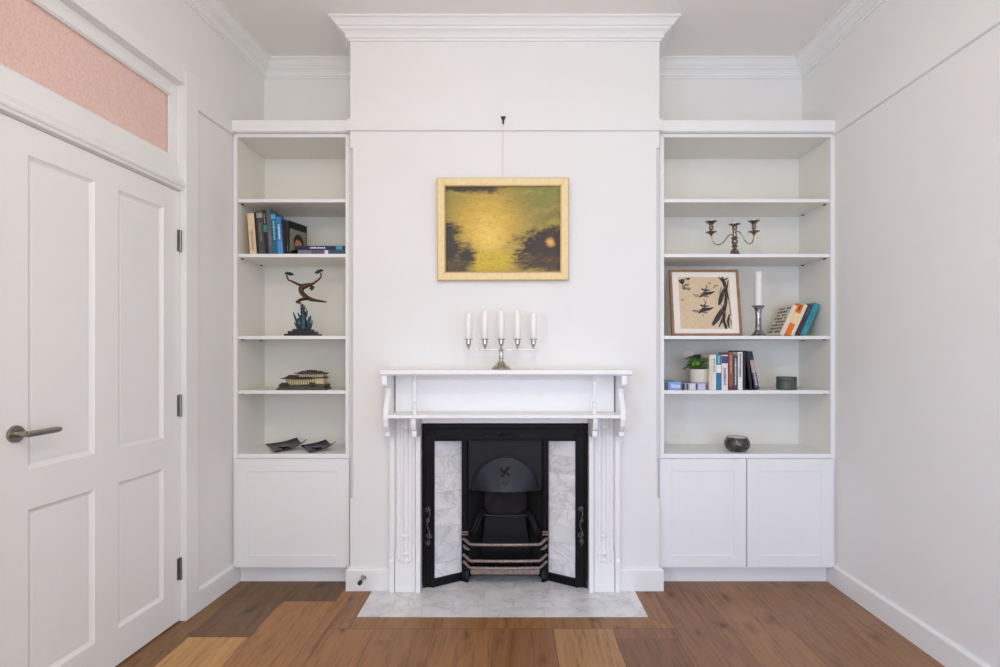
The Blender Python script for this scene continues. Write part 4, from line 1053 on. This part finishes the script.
# ------------------------------------------------------------------ dancer statue
sy = 2.905; ss = F / sy; sx = PX(303.0, sy); sz = zs3 + .0005
st = thing('statue', 'bronze arched dancer figurine on a teal splash and stepped black plinth', 'statue', (sx, sy, sz))
def D(rx, ry, dy=0): return (sx + (rx / 7.84 + 270 - 303.0) / ss, sy + dy, sz + (588 - ry) / 7.84 / ss)
m = MB()
for (x0, x1, y0, y1, dd) in ((136, 386, 572, 588, .045), (160, 360, 550, 572, .038), (192, 330, 534, 550, .032)):
    a_, b_ = D(x0, y1), D(x1, y0); m.box(a_[0], b_[0], sy - dd, sy + dd, a_[2], b_[2])
m.build('plinth', M['blackbase'], st, bevel=.002)
def skin(name, chains, mat, parent, sub=2):
    vs = []; es = []; rs = []; idx = {}
    for ch_ in chains:
        prev = None
        for (p, r_) in ch_:
            key = tuple(round(q, 5) for q in p)
            if key not in idx: idx[key] = len(vs); vs.append(Vector(p) - WL[parent.name]); rs.append(r_ * 1.45)
            i_ = idx[key]
            if prev is not None and prev != i_: es.append((prev, i_))
            prev = i_
    me = bpy.data.meshes.new(name); me.from_pydata([tuple(v) for v in vs], es, []); ob = bpy.data.objects.new(name, me); C.objects.link(ob); ob.parent = parent
    md = ob.modifiers.new('skin', 'SKIN'); md.use_smooth_shade = True
    for i_, sv in enumerate(me.skin_vertices[0].data): sv.radius = (rs[i_], rs[i_]); sv.use_root = (i_ == 0)
    sb = ob.modifiers.new('sub', 'SUBSURF'); sb.levels = sub; sb.render_levels = sub
    me.materials.append(mat); WL[ob.name] = WL[parent.name]; return ob
hip = (D(262, 268), .0125)
torso = [hip, (D(244, 244), .0105), (D(240, 222), .0100), (D(254, 203), .0115), (D(280, 194), .0115), (D(304, 190), .0085), (D(318, 194), .0052), (D(328, 203), .0078), (D(333, 214), .0072)]
armR = [(D(280, 194), .0115), (D(306, 184, -.006), .0060), (D(340, 182, -.012), .0048), (D(378, 155, -.012), .0040), (D(404, 130, -.010), .0034), (D(405, 108, -.010), .0030), (D(402, 92, -.010), .0036)]
armL = [(D(254, 203), .0115), (D(240, 190, .008), .0060), (D(210, 178, .012), .0048), (D(168, 158, .012), .0040), (D(136, 146, .012), .0034), (D(128, 122, .010), .0030), (D(122, 102, .010), .0036)]
legS = [hip, (D(284, 284, .006), .0100), (D(320, 300, .008), .0082), (D(362, 308, .008), .0056), (D(400, 314, .008), .0048), (D(428, 318, .008), .0032), (D(442, 321, .008), .0026)]
legB = [hip, (D(288, 296, -.008), .0092), (D(258, 300, -.010), .0072), (D(228, 312, -.008), .0055), (D(208, 322, -.006), .0048), (D(226, 328, -.004), .0036), (D(248, 328, 0), .0030)]
fig = skin('figure', [torso, armR, armL, legS, legB], M['bronze'], st)
m = MB()
for (a_, b_) in (((332, 214), (346, 196)), ((328, 218), (322, 232)), ((334, 216), (340, 208)), ((324, 214), (306, 218))):
    m.tube([D(*a_), D((a_[0] + b_[0]) / 2 + 3, (a_[1] + b_[1]) / 2), D(*b_)], [.006, .0055, .002], 8)
m.build('hair', M['blackbase'], fig, smooth=True)
def blade(mb, pts, rs, sq=.6): mb.tube([D(*p) for p in pts], rs, 8)
m = MB(); r = random.Random(9)
blade(m, [(262, 536), (262, 480), (262, 420), (256, 370), (254, 336)], [.022, .020, .014, .010, .005])
for (P_, w0) in (([(240, 536), (222, 500), (205, 460), (190, 425), (184, 400)], .011), ([(290, 536), (306, 505), (312, 470), (320, 440), (322, 428)], .011),
                 ([(230, 536), (214, 510), (196, 480)], .010), ([(300, 536), (316, 510), (326, 480), (324, 462)], .009), ([(258, 470), (236, 430), (224, 404)], .008),
                 ([(264, 460), (286, 420), (290, 392), (284, 376)], .009), ([(258, 420), (240, 385), (232, 362)], .007), ([(262, 400), (280, 368), (276, 348)], .006),
                 ([(250, 510), (236, 470), (228, 455)], .009), ([(280, 510), (300, 460), (306, 430)], .008), ([(262, 380), (250, 350), (240, 338)], .0055)):
    n_ = len(P_); dy_ = r.uniform(-.012, .012); m.tube([D(p[0], p[1], dy_) for p in P_], [w0 * (1 - .75 * i / (n_ - 1)) for i in range(n_)], 8)
for i in range(26):
    yy = r.uniform(380, 530); xx = 262 + r.uniform(-1, 1) * (18 + (yy - 380) * .26); p = D(xx, yy, r.uniform(-.014, .014)); m.ball(p, r.uniform(.003, .0065), 8)
m.build('splash', M['verdigris'], st, smooth=True)
for sgn_, base_ in ((1, ((112, 96), (130, 90), (150, 100), (168, 98), (182, 108))), (-1, ((420, 76), (404, 74), (384, 86), (368, 88), (355, 98)))):
    m = MB(); dy_ = .010 * sgn_
    m.tube([D(p[0], p[1], dy_) for p in base_], [.005, .0075, .006, .0058, .002], 8)
    m.tube([D(base_[1][0], base_[1][1] + 4, dy_), D(base_[2][0], base_[2][1] - 12, dy_), D(base_[3][0] - 4 * sgn_, base_[3][1] - 8, dy_)], [.005, .004, .0015], 8)
    m.tube([D(base_[1][0], base_[1][1] + 6, dy_), D(base_[2][0], base_[2][1] + 8, dy_), D(base_[3][0], base_[3][1] + 12, dy_)], [.005, .004, .0015], 8)
    m.build('hand_flourish', M['verdigris'], fig, smooth=True)

# ------------------------------------------------------------------ carved pavilion model
ky2 = 2.93; kx2 = PX(304, ky2); kz = zs4 + .0005; q_ = 1 / 6.67 / (F / ky2)
kp = thing('pavilion_model', 'small carved oriental pavilion with tiered dark roofs and cream walls', 'ornament', (kx2, ky2, kz))
def K(x): return kx2 + (x - 296) * q_ * .93
def KZ(y): return kz + (190 - y) * q_
m = MB(); nn = 14
r = random.Random(2)
for (x0, x1, z0, z1, y0, y1) in ((118, 478, 190, 168, -.050, .050), (130, 395, 168, 156, -.042, .045), (395, 470, 168, 152, -.042, .045)):
    xs = [K(x0) + (K(x1) - K(x0)) * i / nn for i in range(nn + 1)]
    pts = [(K(x0), KZ(z0)), (K(x1), KZ(z0))] + [(x, KZ(z1) + r.uniform(-.0015, .0015)) for x in reversed(xs[1:-1])] 
    m.prism(pts, 'y', ky2 + y0, ky2 + y1)
m.build('carved_base', M['rock'], kp, bevel=.0015)
m = MB()
for (x0, x1, zt, zb, y0, y1) in ((185, 385, 120, 157, -.032, .030), (355, 448, 108, 153, -.026, .034), (262, 445, 80, 122, -.018, .036)):
    m.box(K(x0), K(x1), ky2 + y0, ky2 + y1, KZ(zb), KZ(zt))
m.build('pavilion_walls', M['gildwall'], kp, bevel=.0008)
m = MB()
for x in list(range(190, 390, 16)): m.box(K(x), K(x + 3), ky2 - .0345, ky2 - .0318, KZ(157), KZ(118))
for x in list(range(266, 446, 16)): m.box(K(x), K(x + 3), ky2 - .0205, ky2 - .0178, KZ(104), KZ(80))
m.build('columns', M['roof'], kp)
def roof(x0, x1, ze, zr, y0, y1):
    """hipped roof with upturned eaves"""
    m = MB(); ex0, ex1 = K(x0), K(x1); cx_ = (ex0 + ex1) / 2; wx = (ex1 - ex0) / 2; cy_ = ky2 + (y0 + y1) / 2; wy = (y1 - y0) / 2; n_ = 5; vs = []; fs = []
    ez, rz = KZ(ze), KZ(zr); loops = []
    for k in range(n_ + 1):
        s_ = k / n_; hx_ = wx * (1 - .34 * s_); hy_ = wy * (1 - .92 * s_); zz = ez + (rz - ez) * (s_ ** 1.5); cn = .0045 * (1 - s_) ** 2
        lp = []
        for (sx_, sy_) in ((-1, -1), (-.5, -1), (0, -1), (.5, -1), (1, -1), (1, 0), (1, 1), (.5, 1), (0, 1), (-.5, 1), (-1, 1), (-1, 0)):
            lift = cn if abs(sx_) == 1 and abs(sy_) == 1 else 0; vs.append((cx_ + hx_ * sx_, cy_ + hy_ * sy_, zz + lift))
    b0 = len(vs)
    for i in range(12): v = vs[i]; vs.append((v[0], v[1], v[2] - .003))
    for k in range(n_):
        for i in range(12): i2 = (i + 1) % 12; fs.append([k * 12 + i, k * 12 + i2, (k + 1) * 12 + i2, (k + 1) * 12 + i])
    for i in range(12): i2 = (i + 1) % 12; fs.append([b0 + i, b0 + i2, i2, i])
    fs.append([n_ * 12 + i for i in range(12)]); fs.append([b0 + i for i in range(12)][::-1])
    m.add(vs, fs); m.box(cx_ - wx * .68, cx_ + wx * .68, cy_ - .002, cy_ + .002, rz - .001, rz + .002)
    m.build('tiled_roof', M['roof'], kp)
roof(152, 372, 118, 96, -.046, .040); roof(335, 458, 112, 96, -.038, .044); roof(238, 458, 84, 70, -.030, .046); roof(290, 400, 76, 64, -.016, .034)
roof(140, 215, 160, 146, -.047, -.028); roof(345, 400, 160, 144, -.047, -.030)

# ------------------------------------------------------------------ two square plates with lifted corners
def plate(label, pxc, Y, side, yaw, lifts):
    t = thing('plate', label, 'plate', (PX(pxc, Y), Y, .7150), (0, 0, yaw)); m = MB(); n = 12; h_ = side / 2; vs = []; fs = []
    for pas in (0, 1):
        for i in range(n + 1):
            for k in range(n + 1):
                u_ = -1 + 2 * i / n; v_ = -1 + 2 * k / n; rr_ = max(abs(u_), abs(v_))
                z_ = max(0, rr_ - .6) * .012 + .014 * (u_ + v_ + 2) / 2 + lifts[(u_ > 0, v_ > 0)] * (abs(u_) * abs(v_)) ** 1.7 + (.0045 if pas == 0 else 0)
                vs.append((u_ * h_ * (1 - .06 * (1 - abs(v_) ** 2)), v_ * h_ * (1 - .06 * (1 - abs(u_) ** 2)), z_))
    b0 = (n + 1) ** 2; I = lambda i, k: i * (n + 1) + k
    for i in range(n):
        for k in range(n):
            fs.append([I(i, k), I(i + 1, k), I(i + 1, k + 1), I(i, k + 1)]); fs.append([b0 + I(i, k), b0 + I(i, k + 1), b0 + I(i + 1, k + 1), b0 + I(i + 1, k)])
    for i in range(n):
        for (p, q) in (((i, 0), (i + 1, 0)), ((i + 1, n), (i, n)), ((0, i + 1), (0, i)), ((n, i), (n, i + 1))): fs.append([I(*p), b0 + I(*p), b0 + I(*q), I(*q)])
    m.add(vs, fs); m.build('plate_body', M['blackglaze'], t, local=True, smooth=True)
    m = MB(); m.prism([(.35 * h_ * math.cos(a_) * (1.6 if i % 2 else .9), .35 * h_ * math.sin(a_) * (1.6 if i % 2 else .9)) for i, a_ in enumerate([2 * PI * i / 14 for i in range(14)])], 'z', .0188, .0194)
    m.build('glaze_mark', cmat(44, 52, 72, .3), t, local=True)
plate('larger black glazed square plate with upturned corners, nearer the door', 286, 2.985, .176, math.radians(40), {(True, True): .010, (True, False): .036, (False, False): .0, (False, True): .004})
plate('smaller black glazed square plate with upturned corners, nearer the fireplace', 318, 2.955, .146, math.radians(40), {(True, True): .006, (True, False): .028, (False, False): .0, (False, True): .002})

# ------------------------------------------------------------------ light
wd = bpy.data.worlds.new('World'); bpy.context.scene.world = wd; wd.use_nodes = True
bg = wd.node_tree.nodes['Background']; bg.inputs['Color'].default_value = (.75, .86, 1, 1); bg.inputs['Strength'].default_value = 1.2
def area(name, loc, rot, sx_, sy_, power, col):
    l = bpy.data.lights.new(name, 'AREA'); l.shape = 'RECTANGLE'; l.size = sx_; l.size_y = sy_; l.energy = power; l.color = col
    o = bpy.data.objects.new(name, l); C.objects.link(o); o.location = loc; o.rotation_euler = rot; return o
area('window_daylight', ((WX0 + WX1) / 2, YR - .03, (WZ0 + WZ1) / 2), (PI / 2, 0, 0), WX1 - WX0, WZ1 - WZ0, 33, (.97, .97, 1.0))
area('side_window_daylight', (-1.70, -.70, 1.15), (0, -PI / 2, -.05), 1.3, 1.2, 42, (.44, .62, 1.0))
area('added_blue_fill', (1.66, .35, .75), (PI / 2, 0, .50), .9, 1.4, 15, (.22, .45, 1.0))  # added blue fill angled at the right cabinets; no glazed door stands here
pl_ = bpy.data.lights.new('ceiling_lamp', 'POINT'); pl_.energy = 32; pl_.color = (1.0, .83, .62); pl_.shadow_soft_size = .16
o = bpy.data.objects.new('ceiling_lamp', pl_); C.objects.link(o); o.location = (.0, .35, 2.62)

cam = bpy.data.cameras.new('camera'); co = bpy.data.objects.new('camera', cam); C.objects.link(co)
co.location = (0, 0, EYE); co.rotation_euler = (PI / 2, 0, 0); cam.sensor_width = 36; cam.lens = 36 * F / 1000
cam.shift_x = -(VX - 500) / 1000; cam.shift_y = (VY - 333.5) / 1000; cam.clip_start = .02
sc = bpy.context.scene; sc.camera = co
sc.view_settings.view_transform = 'Standard'; sc.view_settings.look = 'None'; sc.view_settings.gamma = 1; sc.view_settings.use_curve_mapping = False
sc.view_settings.exposure = -.04
sc.cycles.max_bounces = 12; sc.cycles.diffuse_bounces = 8; sc.cycles.glossy_bounces = 4; sc.cycles.use_denoising = True
sc.cycles.sample_clamp_indirect = 6
